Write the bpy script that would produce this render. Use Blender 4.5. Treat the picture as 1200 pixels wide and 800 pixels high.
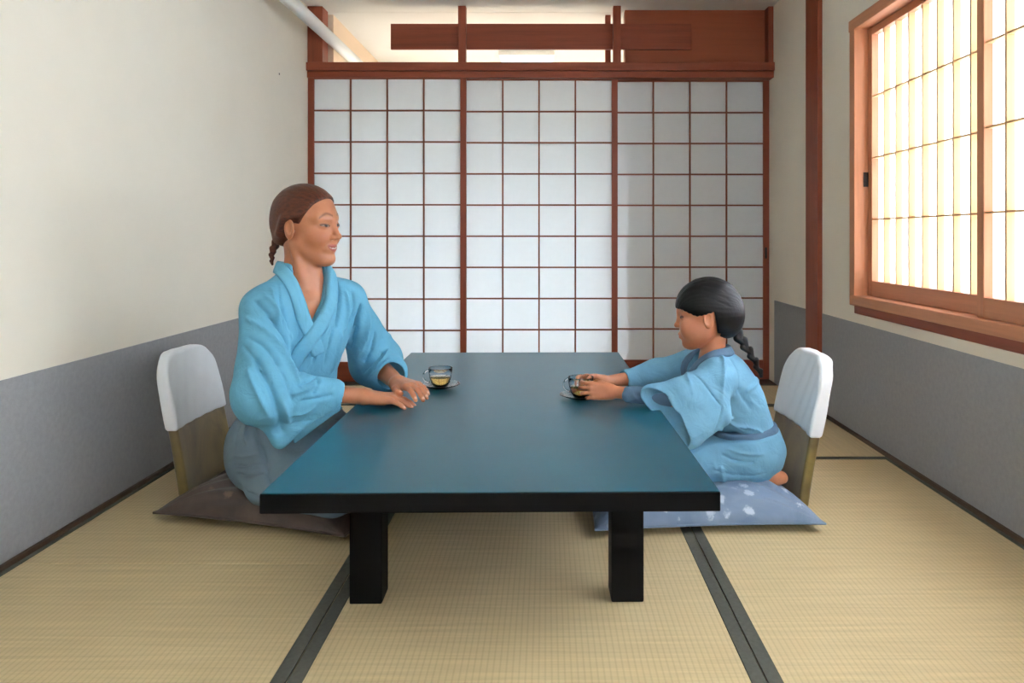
import bpy, bmesh, math, random
import numpy as np
from mathutils import Vector, Matrix

# ------------------------------------------------------------------ scene, camera, light
for _o in list(bpy.data.objects):
    bpy.data.objects.remove(_o, do_unlink=True)
SC = bpy.context.scene
COL = SC.collection

CAM_H = 0.83                       # eye height above the tatami
cam_d = bpy.data.cameras.new('camera')
cam_d.sensor_width = 36.0
cam_d.lens = 36.0 * 880.0 / 1200.0
cam_d.shift_x = -40.0 / 1200.0     # off-centre crop, level camera
cam_d.shift_y = -122.0 / 1200.0
cam_d.clip_start = 0.02
cam = bpy.data.objects.new('camera', cam_d)
COL.objects.link(cam)
cam.location = (0, 0, CAM_H)
cam.rotation_euler = (math.pi / 2, 0, 0)
SC.camera = cam

world = bpy.data.worlds.new('overcast_sky')
SC.world = world
world.use_nodes = True
_bg = world.node_tree.nodes['Background']
_bg.inputs['Color'].default_value = (0.90, 0.97, 1.07, 1)
_bg.inputs['Strength'].default_value = 3.0

SC.view_settings.view_transform = 'Standard'
SC.view_settings.look = 'None'
SC.view_settings.exposure = 3.05
SC.view_settings.gamma = 1.0
SC.view_settings.use_curve_mapping = False

random.seed(4)
rng = np.random.default_rng(4)

# ------------------------------------------------------------------ helpers
def srgb(r, g, b):
    def f(c):
        c /= 255.0
        return c / 12.92 if c <= 0.04045 else ((c + 0.055) / 1.055) ** 2.4
    return (f(r), f(g), f(b), 1.0)

class NT:
    """small node-tree writer"""
    def __init__(self, name):
        self.m = bpy.data.materials.new(name)
        self.m.use_nodes = True
        self.t = self.m.node_tree
        self.t.nodes.clear()
        self.out = self.n('ShaderNodeOutputMaterial')
    def n(self, kind, **kw):
        nd = self.t.nodes.new(kind)
        for k, v in kw.items():
            if hasattr(nd, k):
                setattr(nd, k, v)
        return nd
    def l(self, a, b):
        self.t.links.new(a, b)
    def noise(self, scale, detail=3.0, rough=0.55, vec=None, dist=0.0):
        nd = self.n('ShaderNodeTexNoise')
        nd.inputs['Scale'].default_value = scale
        nd.inputs['Detail'].default_value = detail
        nd.inputs['Roughness'].default_value = rough
        nd.inputs['Distortion'].default_value = dist
        if vec is not None:
            self.l(vec, nd.inputs['Vector'])
        return nd
    def coords(self, scale=(1, 1, 1)):
        tc = self.n('ShaderNodeTexCoord')
        mp = self.n('ShaderNodeMapping')
        mp.inputs['Scale'].default_value = scale
        self.l(tc.outputs['Object'], mp.inputs['Vector'])
        return mp.outputs['Vector']
    def ramp(self, fac, stops):
        r = self.n('ShaderNodeValToRGB')
        el = r.color_ramp.elements
        while len(el) < len(stops):
            el.new(0.5)
        for e, (p, c) in zip(el, stops):
            e.position = p
            e.color = c
        self.l(fac, r.inputs['Fac'])
        return r.outputs['Color']
    def bump(self, height, strength=0.2, distance=0.002):
        b = self.n('ShaderNodeBump')
        b.inputs['Strength'].default_value = strength
        b.inputs['Distance'].default_value = distance
        self.l(height, b.inputs['Height'])
        return b.outputs['Normal']
    def principled(self, color=None, rough=0.6, spec=0.5, normal=None, metal=0.0, **kw):
        p = self.n('ShaderNodeBsdfPrincipled')
        if color is not None:
            if isinstance(color, tuple):
                p.inputs['Base Color'].default_value = color
            else:
                self.l(color, p.inputs['Base Color'])
        p.inputs['Roughness'].default_value = rough
        p.inputs['Specular IOR Level'].default_value = spec
        p.inputs['Metallic'].default_value = metal
        for k, v in kw.items():
            p.inputs[k.replace('_', ' ')].default_value = v
        if normal is not None:
            self.l(normal, p.inputs['Normal'])
        return p
    def done(self, shader):
        self.l(shader.outputs[0], self.out.inputs['Surface'])
        return self.m

def mul(c, k):
    return (min(c[0] * k, 1), min(c[1] * k, 1), min(c[2] * k, 1), 1.0)

def mottled(name, col, rough=0.7, spec=0.3, scale=8.0, var=0.08, bump=0.15, bscale=200.0, bdist=0.001):
    t = NT(name)
    v = t.coords()
    a = t.noise(scale, 4, 0.6, v)
    c = t.ramp(a.outputs['Fac'], [(0.3, mul(col, 1 - var)), (0.7, mul(col, 1 + var))])
    b = t.noise(bscale, 3, 0.6, v)
    return t.done(t.principled(c, rough, spec, t.bump(b.outputs['Fac'], bump, bdist)))

def wood(name, col, axis='z', rough=0.5, spec=0.35, var=0.22):
    t = NT(name)
    sc = {'x': (2.0, 45, 45), 'y': (45, 2.0, 45), 'z': (45, 45, 2.0)}[axis]
    v = t.coords(sc)
    a = t.noise(1.0, 5, 0.62, v, 0.4)
    c = t.ramp(a.outputs['Fac'], [(0.28, mul(col, 1 - var)), (0.5, col), (0.75, mul(col, 1 + var))])
    return t.done(t.principled(c, rough, spec, t.bump(a.outputs['Fac'], 0.12, 0.001)))

M = {}
M['plaster'] = mottled('cream_plaster', srgb(234, 226, 209), 0.9, 0.1, 2.5, 0.025, 0.25, 160, 0.001)
M['ceiling'] = mottled('ceiling_paint', srgb(222, 220, 212), 0.9, 0.1, 2.0, 0.02, 0.1, 90)
M['wainscot'] = mottled('grey_wainscot', srgb(156, 157, 158), 0.85, 0.2, 60, 0.06, 0.3, 260, 0.001)
M['base'] = wood('dark_floor_strip', srgb(82, 62, 46), 'y', 0.6)
for ax in 'xyz':
    M['redwood_' + ax] = wood('red_brown_wood_' + ax, srgb(142, 70, 46), ax, 0.45)
    M['pinewood_' + ax] = wood('pale_window_wood_' + ax, srgb(198, 136, 100), ax, 0.5, 0.3, 0.12)
M['panelwood'] = wood('mid_brown_panel_wood', srgb(160, 86, 58), 'x', 0.5, 0.3, 0.1)
M['slatwood'] = wood('pale_lattice_wood', srgb(214, 170, 118), 'z', 0.55, 0.3, 0.08)
M['lattice'] = wood('brown_lattice_wood', srgb(128, 70, 44), 'z', 0.5)
M['black'] = mottled('dark_metal', srgb(38, 26, 22), 0.5, 0.4, 20, 0.05, 0.05)

def paper_mat(name, col, trans=0.72):
    t = NT(name)
    v = t.coords()
    n = t.noise(30, 4, 0.6, v)
    c = t.ramp(n.outputs['Fac'], [(0.2, mul(col, 0.97)), (0.8, mul(col, 1.0))])
    d = t.n('ShaderNodeBsdfDiffuse'); t.l(c, d.inputs['Color'])
    s = t.n('ShaderNodeBsdfTranslucent'); t.l(c, s.inputs['Color'])
    mx = t.n('ShaderNodeMixShader'); mx.inputs[0].default_value = trans
    t.l(d.outputs[0], mx.inputs[1]); t.l(s.outputs[0], mx.inputs[2])
    return t.done(mx)
M['paper'] = paper_mat('shoji_paper', (0.86, 0.895, 0.91, 1), 0.27)
M['window_paper'] = paper_mat('window_paper', (0.90, 0.92, 0.94, 1), 0.72)

def tatami_mat():
    t = NT('woven_rush')
    tc = t.n('ShaderNodeTexCoord')
    sep = t.n('ShaderNodeSeparateXYZ'); t.l(tc.outputs['Object'], sep.inputs[0])
    def wave(sock, pitch):
        m1 = t.n('ShaderNodeMath', operation='MULTIPLY'); t.l(sock, m1.inputs[0]); m1.inputs[1].default_value = 2 * math.pi / pitch
        m2 = t.n('ShaderNodeMath', operation='SINE'); t.l(m1.outputs[0], m2.inputs[0])
        m3 = t.n('ShaderNodeMath', operation='MULTIPLY_ADD'); t.l(m2.outputs[0], m3.inputs[0]); m3.inputs[1].default_value = 0.5; m3.inputs[2].default_value = 0.5
        return m3.outputs[0]
    ribs = wave(sep.outputs['X'], 0.0125)
    fine = wave(sep.outputs['Y'], 0.0042)
    mp = t.n('ShaderNodeMapping'); mp.inputs['Scale'].default_value = (3, 90, 1)
    t.l(tc.outputs['Object'], mp.inputs['Vector'])
    st = t.noise(1.0, 4, 0.65, mp.outputs['Vector'])
    big = t.noise(2.2, 2, 0.5, tc.outputs['Object'])
    col = srgb(220, 198, 152)
    c1 = t.ramp(st.outputs['Fac'], [(0.25, mul(col, 0.84)), (0.75, mul(col, 1.1))])
    mix = t.n('ShaderNodeMix', data_type='RGBA', blend_type='MULTIPLY')
    mix.inputs[0].default_value = 1.0
    t.l(c1, mix.inputs[6])
    c2 = t.ramp(ribs, [(0.0, (0.88, 0.87, 0.85, 1)), (0.35, (1, 1, 1, 1))])
    t.l(c2, mix.inputs[7])
    mix2 = t.n('ShaderNodeMix', data_type='RGBA', blend_type='MULTIPLY')
    mix2.inputs[0].default_value = 1.0
    t.l(mix.outputs[2], mix2.inputs[6])
    t.l(t.ramp(big.outputs['Fac'], [(0.3, (0.94, 0.93, 0.91, 1)), (0.7, (1, 1, 1, 1))]), mix2.inputs[7])
    ad = t.n('ShaderNodeMath', operation='MULTIPLY'); t.l(ribs, ad.inputs[0]); t.l(fine, ad.inputs[1])
    return t.done(t.principled(mix2.outputs[2], 0.55, 0.3, t.bump(ad.outputs[0], 0.2, 0.001)))
M['tatami'] = tatami_mat()
M['tatami_edge'] = mottled('grey_green_cloth_border', srgb(92, 92, 82), 0.8, 0.2, 90, 0.14, 0.4, 500, 0.0008)
M['subfloor'] = mottled('dark_subfloor', srgb(88, 64, 40), 0.8, 0.2, 6)

class MB:
    """collects boxes / lathes / grids into one mesh"""
    def __init__(self):
        self.v = []; self.f = []
    def box(self, x0, x1, y0, y1, z0, z1):
        b = len(self.v)
        self.v += [(x, y, z) for z in (z0, z1) for y in (y0, y1) for x in (x0, x1)]
        self.f += [tuple(b + i for i in q) for q in ((0, 2, 3, 1), (4, 5, 7, 6), (0, 1, 5, 4), (2, 6, 7, 3), (0, 4, 6, 2), (1, 3, 7, 5))]
        return self
    def mesh(self, name, bevel=0.0, seg=2):
        me = bpy.data.meshes.new(name)
        me.from_pydata(self.v, [], self.f)
        if bevel:
            bm = bmesh.new(); bm.from_mesh(me)
            bmesh.ops.bevel(bm, geom=bm.edges[:], offset=bevel, segments=seg, affect='EDGES', profile=0.6)
            bm.to_mesh(me); bm.free()
        me.update()
        return me

def add(name, me, mat, parent=None, loc=(0, 0, 0), rot=(0, 0, 0), smooth=False):
    if mat is not None and len(me.materials) == 0:
        me.materials.append(mat)
    if smooth:
        me.polygons.foreach_set('use_smooth', [True] * len(me.polygons))
    o = bpy.data.objects.new(name, me)
    COL.objects.link(o)
    o.location = loc
    o.rotation_euler = rot
    if parent is not None:
        o.parent = parent
    return o

def box(name, mat, b, parent=None, bevel=0.0, seg=2):
    """box given by world (or parent) bounds, origin at its own centre"""
    x0, x1, y0, y1, z0, z1 = b
    c = ((x0 + x1) / 2, (y0 + y1) / 2, (z0 + z1) / 2)
    hx, hy, hz = (x1 - x0) / 2, (y1 - y0) / 2, (z1 - z0) / 2
    me = MB().box(-hx, hx, -hy, hy, -hz, hz).mesh(name, bevel, seg)
    return add(name, me, mat, parent, c)

def empty(name, loc=(0, 0, 0), rz=0.0, parent=None):
    o = bpy.data.objects.new(name, None)
    COL.objects.link(o)
    o.location = loc
    o.rotation_euler = (0, 0, rz)
    o.empty_display_size = 0.1
    if parent is not None:
        o.parent = parent
    return o

def tag(o, label, cat, group=None, kind=None):
    o['label'] = label
    o['category'] = cat
    if group: o['group'] = group
    if kind: o['kind'] = kind
    return o

def struct(o, label, cat):
    return tag(o, label, cat, kind='structure')

# ------------------------------------------------------------------ room shell
XL, XR = -1.365, 1.300        # inner faces of the side walls
YB = 4.285                    # front of the back lintel
YF = -1.25                    # wall behind the camera
ZC = 2.150                    # ceiling
WZ = 0.472                    # top of the grey wainscot
WIN_Y0, WIN_Y1 = -0.35, 3.17  # window opening in the right wall
WIN_Z0, WIN_Z1 = 0.53, 1.73

floor = struct(box('floor', M['subfloor'], (XL - 0.1, XR + 0.1, YF - 0.1, 4.6, -0.12, -0.055)),
               'floor of pale woven tatami mats with dark cloth borders', 'floor')
ceil = struct(box('ceiling', M['ceiling'], (XL - 0.15, XR + 0.15, YF - 0.1, 4.41, ZC, ZC + 0.1)),
              'plain off-white ceiling above the low table', 'ceiling')
wl = struct(box('wall_left', M['plaster'], (XL - 0.12, XL, YF, 4.45, -0.05, ZC)),
            'plain cream plaster wall with grey lower band behind the woman', 'wall')
box('wainscot', M['wainscot'], (XL, XL + 0.003, YF, 4.27, 0.0, WZ)).parent = wl
wl.children[0].location -= wl.location
# right wall, with the window opening
m = MB()
m.box(XR, XR + 0.12, YF, WIN_Y0, -0.05, ZC)
m.box(XR, XR + 0.12, WIN_Y1, 4.45, -0.05, ZC)
m.box(XR, XR + 0.12, WIN_Y0, WIN_Y1, -0.05, WIN_Z0)
m.box(XR, XR + 0.12, WIN_Y0, WIN_Y1, WIN_Z1, ZC)
wr = struct(add('wall_right', m.mesh('wall_right'), M['plaster']),
            'cream plaster wall with the latticed window and grey lower band', 'wall')
for (a, b) in ((YF, 3.53), (3.66, 4.27)):
    box('wainscot', M['wainscot'], (XR - 0.003, XR, a, b, 0.0, WZ), wr)
F_X0, F_X1, F_Z0, F_Z1 = -0.45, 1.25, 0.40, 1.95
m = MB()
m.box(XL - 0.1, F_X0, YF - 0.12, YF, -0.05, ZC).box(F_X1, XR + 0.1, YF - 0.12, YF, -0.05, ZC)
m.box(F_X0, F_X1, YF - 0.12, YF, -0.05, F_Z0).box(F_X0, F_X1, YF - 0.12, YF, F_Z1, ZC)
wf = struct(add('wall_front', m.mesh('wall_front'), M['plaster']),
            'cream plaster wall opposite the paper sliding screens', 'wall')
struct(box('baseboard_left', M['base'], (XL + 0.0031, XL + 0.016, YF, 4.25, 0.0, 0.014), None, 0.002),
       'thin dark wooden strip along foot of the wall behind the woman', 'baseboard')
struct(box('baseboard_right', M['base'], (XR - 0.016, XR - 0.0031, YF, 3.525, 0.0, 0.014), None, 0.002),
       'thin dark wooden strip along foot of the window wall', 'baseboard')
struct(box('trim_1', M['redwood_z'], (XR - 0.022, XR + 0.02, 3.535, 3.70, 0.0, ZC), None, 0.003),
       'red-brown wooden post set against the window wall', 'post')

# tatami mats: children of the floor, each with two cloth borders
def tatami(x0, x1, y0, y1, along='y'):
    w, l = (x1 - x0, y1 - y0) if along == 'y' else (y1 - y0, x1 - x0)
    g = 0.0012
    me = MB().box(-w / 2 + g, w / 2 - g, -l / 2 + g, l / 2 - g, -0.054, 0.0).mesh('tatami_mat', 0.0015, 1)
    c = Vector(((x0 + x1) / 2, (y0 + y1) / 2, 0))
    o = add('tatami_mat', me, M['tatami'], floor, c - floor.location, (0, 0, 0 if along == 'y' else math.pi / 2))
    for s in (-1, 1):
        bw = 0.029
        cx = s * (w / 2 - g - bw / 2)
        bm = MB().box(-bw / 2, bw / 2, -l / 2 + g, l / 2 - g, -0.01, 0.0018).mesh('border', 0.001, 1)
        add('border', bm, M['tatami_edge'], o, (cx, 0, 0))
SX0, SX1 = -0.485, 0.413
tatami(XL, SX0, 0.10, 1.912)
tatami(XL, SX0, 1.912, 3.71)
tatami(SX0, SX1, -0.79, 1.01)
tatami(SX0, SX1, 1.01, 2.81)
tatami(SX1, XR, 1.01, 2.81)
tatami(SX1, XR, -0.79, 1.01)
tatami(SX0, XR, 2.81, 3.71, 'x')
tatami(XL, SX0, 3.71, 4.24, 'x')
tatami(SX0, XR, 3.71, 4.24, 'x')
tatami(XL, SX0, YF, 0.10)
tatami(SX0, XR, YF, -0.79, 'x')

# ------------------------------------------------------------------ latticed paper screens
def screen(root, w, h, stile, top, bottom, ncol, nrow, bar, depth, m_frame_v, m_frame_h, m_bar_v, m_bar_h, m_paper, bar_d, bar_h=None):
    """local x = width, z = up, -y = room side"""
    bar_h = bar_h or bar
    for x in (-w / 2 + stile / 2, w / 2 - stile / 2):
        box('stile', m_frame_v, (x - stile / 2, x + stile / 2, -depth / 2, depth / 2, 0, h), root, 0.0015, 1)
    xi = w / 2 - stile
    box('rail', m_frame_h, (-xi, xi, -depth / 2 + 0.001, depth / 2 - 0.001, 0, bottom), root, 0.0015, 1)
    box('rail', m_frame_h, (-xi, xi, -depth / 2 + 0.001, depth / 2 - 0.001, h - top, h), root, 0.0015, 1)
    z0, z1 = bottom, h - top
    cw, rh = 2 * xi / ncol, (z1 - z0) / nrow
    yf = -depth / 2 + 0.004
    mv = MB().box(-bar / 2, bar / 2, 0, bar_d, z0, z1).mesh('lattice_bar')
    for i in range(1, ncol):
        add('lattice_bar', mv, m_bar_v, root, (-xi + i * cw, yf, 0))
    mh = MB().box(-xi, xi, 0.0006, bar_d - 0.0006, -bar_h / 2, bar_h / 2).mesh('lattice_bar')
    for j in range(1, nrow):
        add('lattice_bar', mh, m_bar_h, root, (0, yf, z0 + j * rh))
    mp = MB().box(-cw / 2, cw / 2, 0, 0.0006, -rh / 2, rh / 2).mesh('pane')
    for i in range(ncol):
        for j in range(nrow):
            add('pane', mp, m_paper, root, (-xi + (i + 0.5) * cw, yf + bar_d + 0.0002, z0 + (j + 0.5) * rh))

def back_door(n, x0, x1, y, label):
    r = empty('door_%d' % n, ((x0 + x1) / 2, y, 0.004))
    struct(r, label, 'sliding door')
    screen(r, x1 - x0, 1.755, 0.034, 0.022, 0.112, 4, 9, 0.0085, 0.026,
           M['redwood_z'], M['redwood_x'], M['lattice'], M['lattice_x'], M['paper'], 0.011, 0.0085)
    return r
M['lattice_x'] = wood('brown_lattice_wood_x', srgb(128, 70, 44), 'x', 0.5)
back_door(1, -1.365, -0.458, 4.312, 'backlit paper sliding screen next to the plain cream wall')
back_door(2, -0.495, 0.413, 4.348, 'backlit paper sliding screen between the two other screens')
d3 = back_door(3, 0.378, XR - 0.001, 4.384, 'shaded paper sliding screen next to the window wall post')
hk = MB().box(-0.006, 0.006, -0.0135, -0.0125, -0.032, 0.032).mesh('finger_pull', 0.0004, 1)
add('finger_pull', hk, M['black'], d3, (0.461 - 0.02, -0.0005, 0.735))

# lintel, transom posts and boards
lt = struct(box('trim_2', M['redwood_x'], (XL, XR, YB, 4.41, 1.742, 1.778), None, 0.002),
            'grooved red-brown lintel directly over the sliding screens', 'lintel')
struct(box('trim_3', M['redwood_x'], (XL, XR, YB - 0.018, 4.41, 1.7785, 1.826), None, 0.003),
       'red-brown head rail running under the transom opening', 'rail')
struct(box('trim_4', M['base'], (XL, XR, 4.242, 4.43, -0.055, 0.003), None, 0.001),
       'wooden threshold track under the sliding screens', 'threshold')
tp = 0
for x0, x1, y0, y1, lab in ((-1.364, -1.278, 4.29, 4.40, 'short red-brown corner post above the head rail by the white pipe'),
                            (-0.502, -0.458, 4.28, 4.33, 'thin transom post crossing the long board, free on both sides'),
                            (0.383, 0.427, 4.28, 4.33, 'thin transom post crossing the long board beside the solid panel')):
    struct(box('trim_%d' % (5 + tp), M['redwood_z'], (x0, x1, y0, y1, 1.8265, ZC), None, 0.002), lab, 'post')
    tp += 1
tb = tag(box('transom_board', M['redwood_x'], (-0.897, 0.838, 4.332, 4.352, 1.914, 2.062), None, 0.002),
         'long dark wooden board fixed across the transom posts', 'board')
wb = struct(box('wall_back', M['plaster'], (0.462, XR, 4.418, 4.50, 0.0, ZC), None, 0.001),
            'solid wall behind the shaded screen, red-brown panel above the head rail', 'wall')
box('panel', M['panelwood'], (0.458 - wb.location.x, XR - wb.location.x, 4.365 - wb.location.y, 4.417 - wb.location.y, 1.827 - wb.location.z, ZC - wb.location.z), wb, 0.001)
struct(box('trim_8', M['redwood_z'], (XR - 0.03, XR - 0.0005, 4.29, 4.364, 1.8265, ZC), None, 0.002),
       'narrow dark post closing the transom panel at the window wall', 'post')
struct(box('trim_9', M['redwood_z'], (0.352, 0.384, 4.46, 4.50, 0.0, ZC), None, 0.002),
       'slim post standing behind the transom in the veranda', 'post')

# ------------------------------------------------------------------ veranda behind the screens (open to the sky at its far side)
M['veranda_floor'] = wood('grey_veranda_boards', srgb(150, 144, 134), 'x', 0.5)
M['veranda_wall'] = mottled('warm_veranda_plaster', srgb(232, 210, 184), 0.9, 0.1, 3, 0.02)
struct(box('floor_veranda', M['veranda_floor'], (-1.50, 1.5, 4.46, 5.95, -0.1, -0.002)), 'wooden veranda floor beyond the sliding screens', 'floor')
struct(box('ceiling_veranda', M['ceiling'], (-1.50, 1.5, 4.415, 5.95, ZC, ZC + 0.1)), 'pale veranda ceiling seen through the open transom', 'ceiling')
struct(box('wall_veranda_left', M['veranda_wall'], (-1.45, -1.262, 4.455, 5.95, 0.0, ZC)), 'warm peach wall of the veranda seen through the transom', 'wall')
struct(box('wall_veranda_right', M['veranda_wall'], (1.25, 1.4, 4.51, 5.95, 0.0, ZC)), 'wall closing the veranda at its window side', 'wall')
m = MB().box(-1.26, 1.25, 5.85, 5.95, 0.0, 0.30).box(-1.26, 1.25, 5.85, 5.95, 1.45, ZC)
struct(add('wall_veranda_far', m.mesh('wall_veranda_far'), M['veranda_wall']), 'low outer wall of the veranda under its wide opening', 'wall')
t = NT('lamp_diffuser'); e = t.n('ShaderNodeEmission'); e.inputs['Color'].default_value = (0.9, 0.97, 1, 1); e.inputs['Strength'].default_value = 0.35
M['diffuser'] = t.done(e)
lampr = tag(empty('ceiling_lamp', (-0.14, 5.5, ZC)), 'flat white ceiling lamp of the veranda seen through the transom', 'lamp')
box('housing', M['ceiling'], (-0.20, 0.20, -0.19, 0.19, -0.03, -0.001), lampr, 0.004)
box('diffuser', M['diffuser'], (-0.185, 0.185, -0.175, 0.175, -0.038, -0.0305), lampr, 0.002)

# ------------------------------------------------------------------ window
win = struct(empty('window_1', (XR, (WIN_Y0 + WIN_Y1) / 2, 0)), 'wide bright paper lattice window in a pale wooden frame', 'window')
def wbox(name, mat, b, bev=0.002):
    x0, x1, y0, y1, z0, z1 = b
    return box(name, mat, (x0 - XR, x1 - XR, y0 - win.location.y, y1 - win.location.y, z0, z1), win, bev, 1)
wbox('frame_jamb', M['pinewood_z'], (XR - 0.018, XR + 0.12, 3.125, 3.175, 0.545, 1.74))
wbox('frame_jamb', M['pinewood_z'], (XR - 0.018, XR + 0.12, -0.355, -0.305, 0.545, 1.74))
wbox('frame_head', M['pinewood_y'], (XR - 0.020, XR + 0.12, -0.36, 3.18, 1.695, 1.742))
wbox('frame_sill', M['pinewood_y'], (XR - 0.022, XR + 0.12, -0.36, 3.155, 0.548, 0.588))
wbox('sill_apron', M['redwood_y'], (XR - 0.008, XR + 0.02, -0.36, 3.15, 0.512, 0.5475))
pw = 0.885
span = 3.125 + 0.305
for i in range(4):
    yc = 3.125 - pw / 2 - i * (span - pw) / 3
    front = i in (1, 2)
    p = empty('shoji_panel', (0.022 if front else 0.056, yc - win.location.y, 0.5885), -math.pi / 2, win)
    screen(p, pw, 1.105, 0.036, 0.03, 0.062, 8, 4, 0.009, 0.033,
           M['pinewood_z'], M['pinewood_x'], M['slatwood'], M['slatwood'], M['window_paper'], 0.024, 0.006)
wbox('finger_pull', M['black'], (XR + 0.02, XR + 0.0405, 3.1205, 3.1255, 1.04, 1.10), 0)

# a second paper window, in the wall opposite the sliding screens
w2 = struct(empty('window_2', ((F_X0 + F_X1) / 2, YF - 0.05, F_Z0), math.pi), 'wide paper lattice window in the wall opposite the sliding screens', 'window')
hw2 = (F_X1 - F_X0) / 2
for s in (-1, 1):
    box('frame_jamb', M['pinewood_z'], (s * (hw2 - 0.02) - 0.02, s * (hw2 - 0.02) + 0.02, -0.07, 0.07, 0, F_Z1 - F_Z0), w2, 0.002, 1)
for z_ in (0.0, F_Z1 - F_Z0 - 0.04):
    box('frame_rail', M['pinewood_x'], (-hw2 + 0.04, hw2 - 0.04, -0.07, 0.07, z_, z_ + 0.04), w2, 0.002, 1)
for i, x_ in enumerate((-(hw2 - 0.04) / 2 - 0.009, (hw2 - 0.04) / 2 + 0.009)):
    p = empty('shoji_panel', (x_, -0.02 + 0.034 * i, 0.0405), 0.0, w2)
    screen(p, hw2 - 0.02, F_Z1 - F_Z0 - 0.081, 0.036, 0.03, 0.06, 8, 4, 0.009, 0.03,
           M['pinewood_z'], M['pinewood_x'], M['slatwood'], M['slatwood'], M['window_paper'], 0.016, 0.006)
M['ground'] = mottled('garden_gravel', srgb(98, 97, 90), 0.95, 0.1, 3, 0.1)
struct(box('ground', M['ground'], (-30, 30, -30, 36, -0.5, -0.45)), 'gravel ground outside the house', 'ground')
# white conduit along the top of the plain wall
def tube(name, pts, r, mat, parent=None, n=16):
    pts = [Vector(p) for p in pts]
    vs, fs = [], []
    k = len(pts)
    for i, p in enumerate(pts):
        t_ = (pts[min(i + 1, k - 1)] - pts[max(i - 1, 0)]).normalized()
        up = Vector((0, 0, 1)) if abs(t_.z) < 0.9 else Vector((1, 0, 0))
        a = t_.cross(up).normalized(); b = t_.cross(a).normalized()
        rr = r[i] if isinstance(r, (list, tuple)) else r
        for j in range(n):
            th = 2 * math.pi * j / n
            vs.append(tuple(p + a * (rr * math.cos(th)) + b * (rr * math.sin(th))))
    for i in range(k - 1):
        for j in range(n):
            q = (j + 1) % n
            fs.append((i * n + j, i * n + q, (i + 1) * n + q, (i + 1) * n + j))
    fs.append(tuple(range(n))); fs.append(tuple(reversed(range((k - 1) * n, k * n))))
    me = bpy.data.meshes.new(name); me.from_pydata(vs, [], fs); me.update()
    return add(name, me, mat, parent, smooth=True)
M['white_pvc'] = mottled('white_plastic', srgb(235, 238, 236), 0.4, 0.4, 5, 0.01, 0.02)
pipe = tag(empty('conduit_pipe', (-1.225, 0, ZC)), 'white conduit pipe along the top of the cream wall', 'pipe')
tube('pipe', [(0, -1.24, -0.19), (0, 4.3, -0.19), (0, 5.84, -0.19)], 0.033, M['white_pvc'], pipe)
for yy in (0.9, 2.2, 3.3):
    tube('pipe_clip', [(0, yy, -0.19), (0, yy + 0.022, -0.19)], 0.0355, M['white_pvc'], pipe)
    box('clip_foot', M['white_pvc'], (-0.139, -0.033, yy, yy + 0.022, -0.199, -0.181), pipe)
tag(tube('screw_hole', [(XL + 0.0002, 3.84 , 1.665), (XL - 0.0006 + 0.0012, 3.84, 1.665)], 0.006, M['black'], n=10), 'tiny dark screw hole in the cream wall near the corner post', 'screw')

# ------------------------------------------------------------------ signed-distance modelling (numpy): one smooth surface from blended shapes
def V(*a):
    return np.array(a, dtype=np.float32)

def smin(a, b, k):
    h = np.maximum(k - np.abs(a - b), 0.0) / k
    return np.minimum(a, b) - h * h * k * 0.25

def smax(a, b, k):
    return -smin(-a, -b, k)

def cap(P, a, b, ra, rb=None):
    rb = ra if rb is None else rb
    a = np.asarray(a, np.float32); b = np.asarray(b, np.float32)
    pa = P - a; ba = b - a
    t_ = np.clip(pa @ ba / max(float(ba @ ba), 1e-9), 0, 1)
    pa -= t_[:, None] * ba
    return np.sqrt(np.einsum('ij,ij->i', pa, pa)) - (ra + t_ * (rb - ra))

def chain(P, pts, rs, k=0.0):
    d = None
    for i in range(len(pts) - 1):
        e = cap(P, pts[i], pts[i + 1], rs[i], rs[i + 1])
        d = e if d is None else (smin(d, e, k) if k else np.minimum(d, e))
    return d

def ell(P, c, r, R=None):
    q = P - np.asarray(c, np.float32)
    if R is not None:
        q = q @ R
    r = np.asarray(r, np.float32)
    q = q / r
    k0 = np.sqrt(np.einsum('ij,ij->i', q, q)) + 1e-9
    q = q / r
    k1 = np.sqrt(np.einsum('ij,ij->i', q, q)) + 1e-9
    return k0 * (k0 - 1.0) / k1

def tri(P, a, b, c, r):
    a, b, c = (np.asarray(x, np.float32) for x in (a, b, c))
    ba, cb, ac = b - a, c - b, a - c
    n = np.cross(ba, ac)
    pa, pb, pc = P - a, P - b, P - c
    s = (np.sign(pa @ np.cross(ba, n)) + np.sign(pb @ np.cross(cb, n)) + np.sign(pc @ np.cross(ac, n)))
    def seg(p, e):
        t_ = np.clip(p @ e / float(e @ e), 0, 1)
        w = p - t_[:, None] * e
        return np.einsum('ij,ij->i', w, w)
    edge = np.minimum(np.minimum(seg(pa, ba), seg(pb, cb)), seg(pc, ac))
    face = (pa @ n) ** 2 / float(n @ n)
    return np.sqrt(np.where(s < 2.0, edge, face)) - r

_BB = [None, None, None]
def far_from(P, c, rad):
    """cheap cull: True when no point of this batch is near the sphere"""
    if _BB[0] is not P:
        _BB[0], _BB[1], _BB[2] = P, P.min(0), P.max(0)
    lo, hi = _BB[1], _BB[2]
    q = np.clip(np.asarray(c, np.float32), lo, hi)
    return float(np.linalg.norm(q - np.asarray(c, np.float32))) > rad

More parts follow.
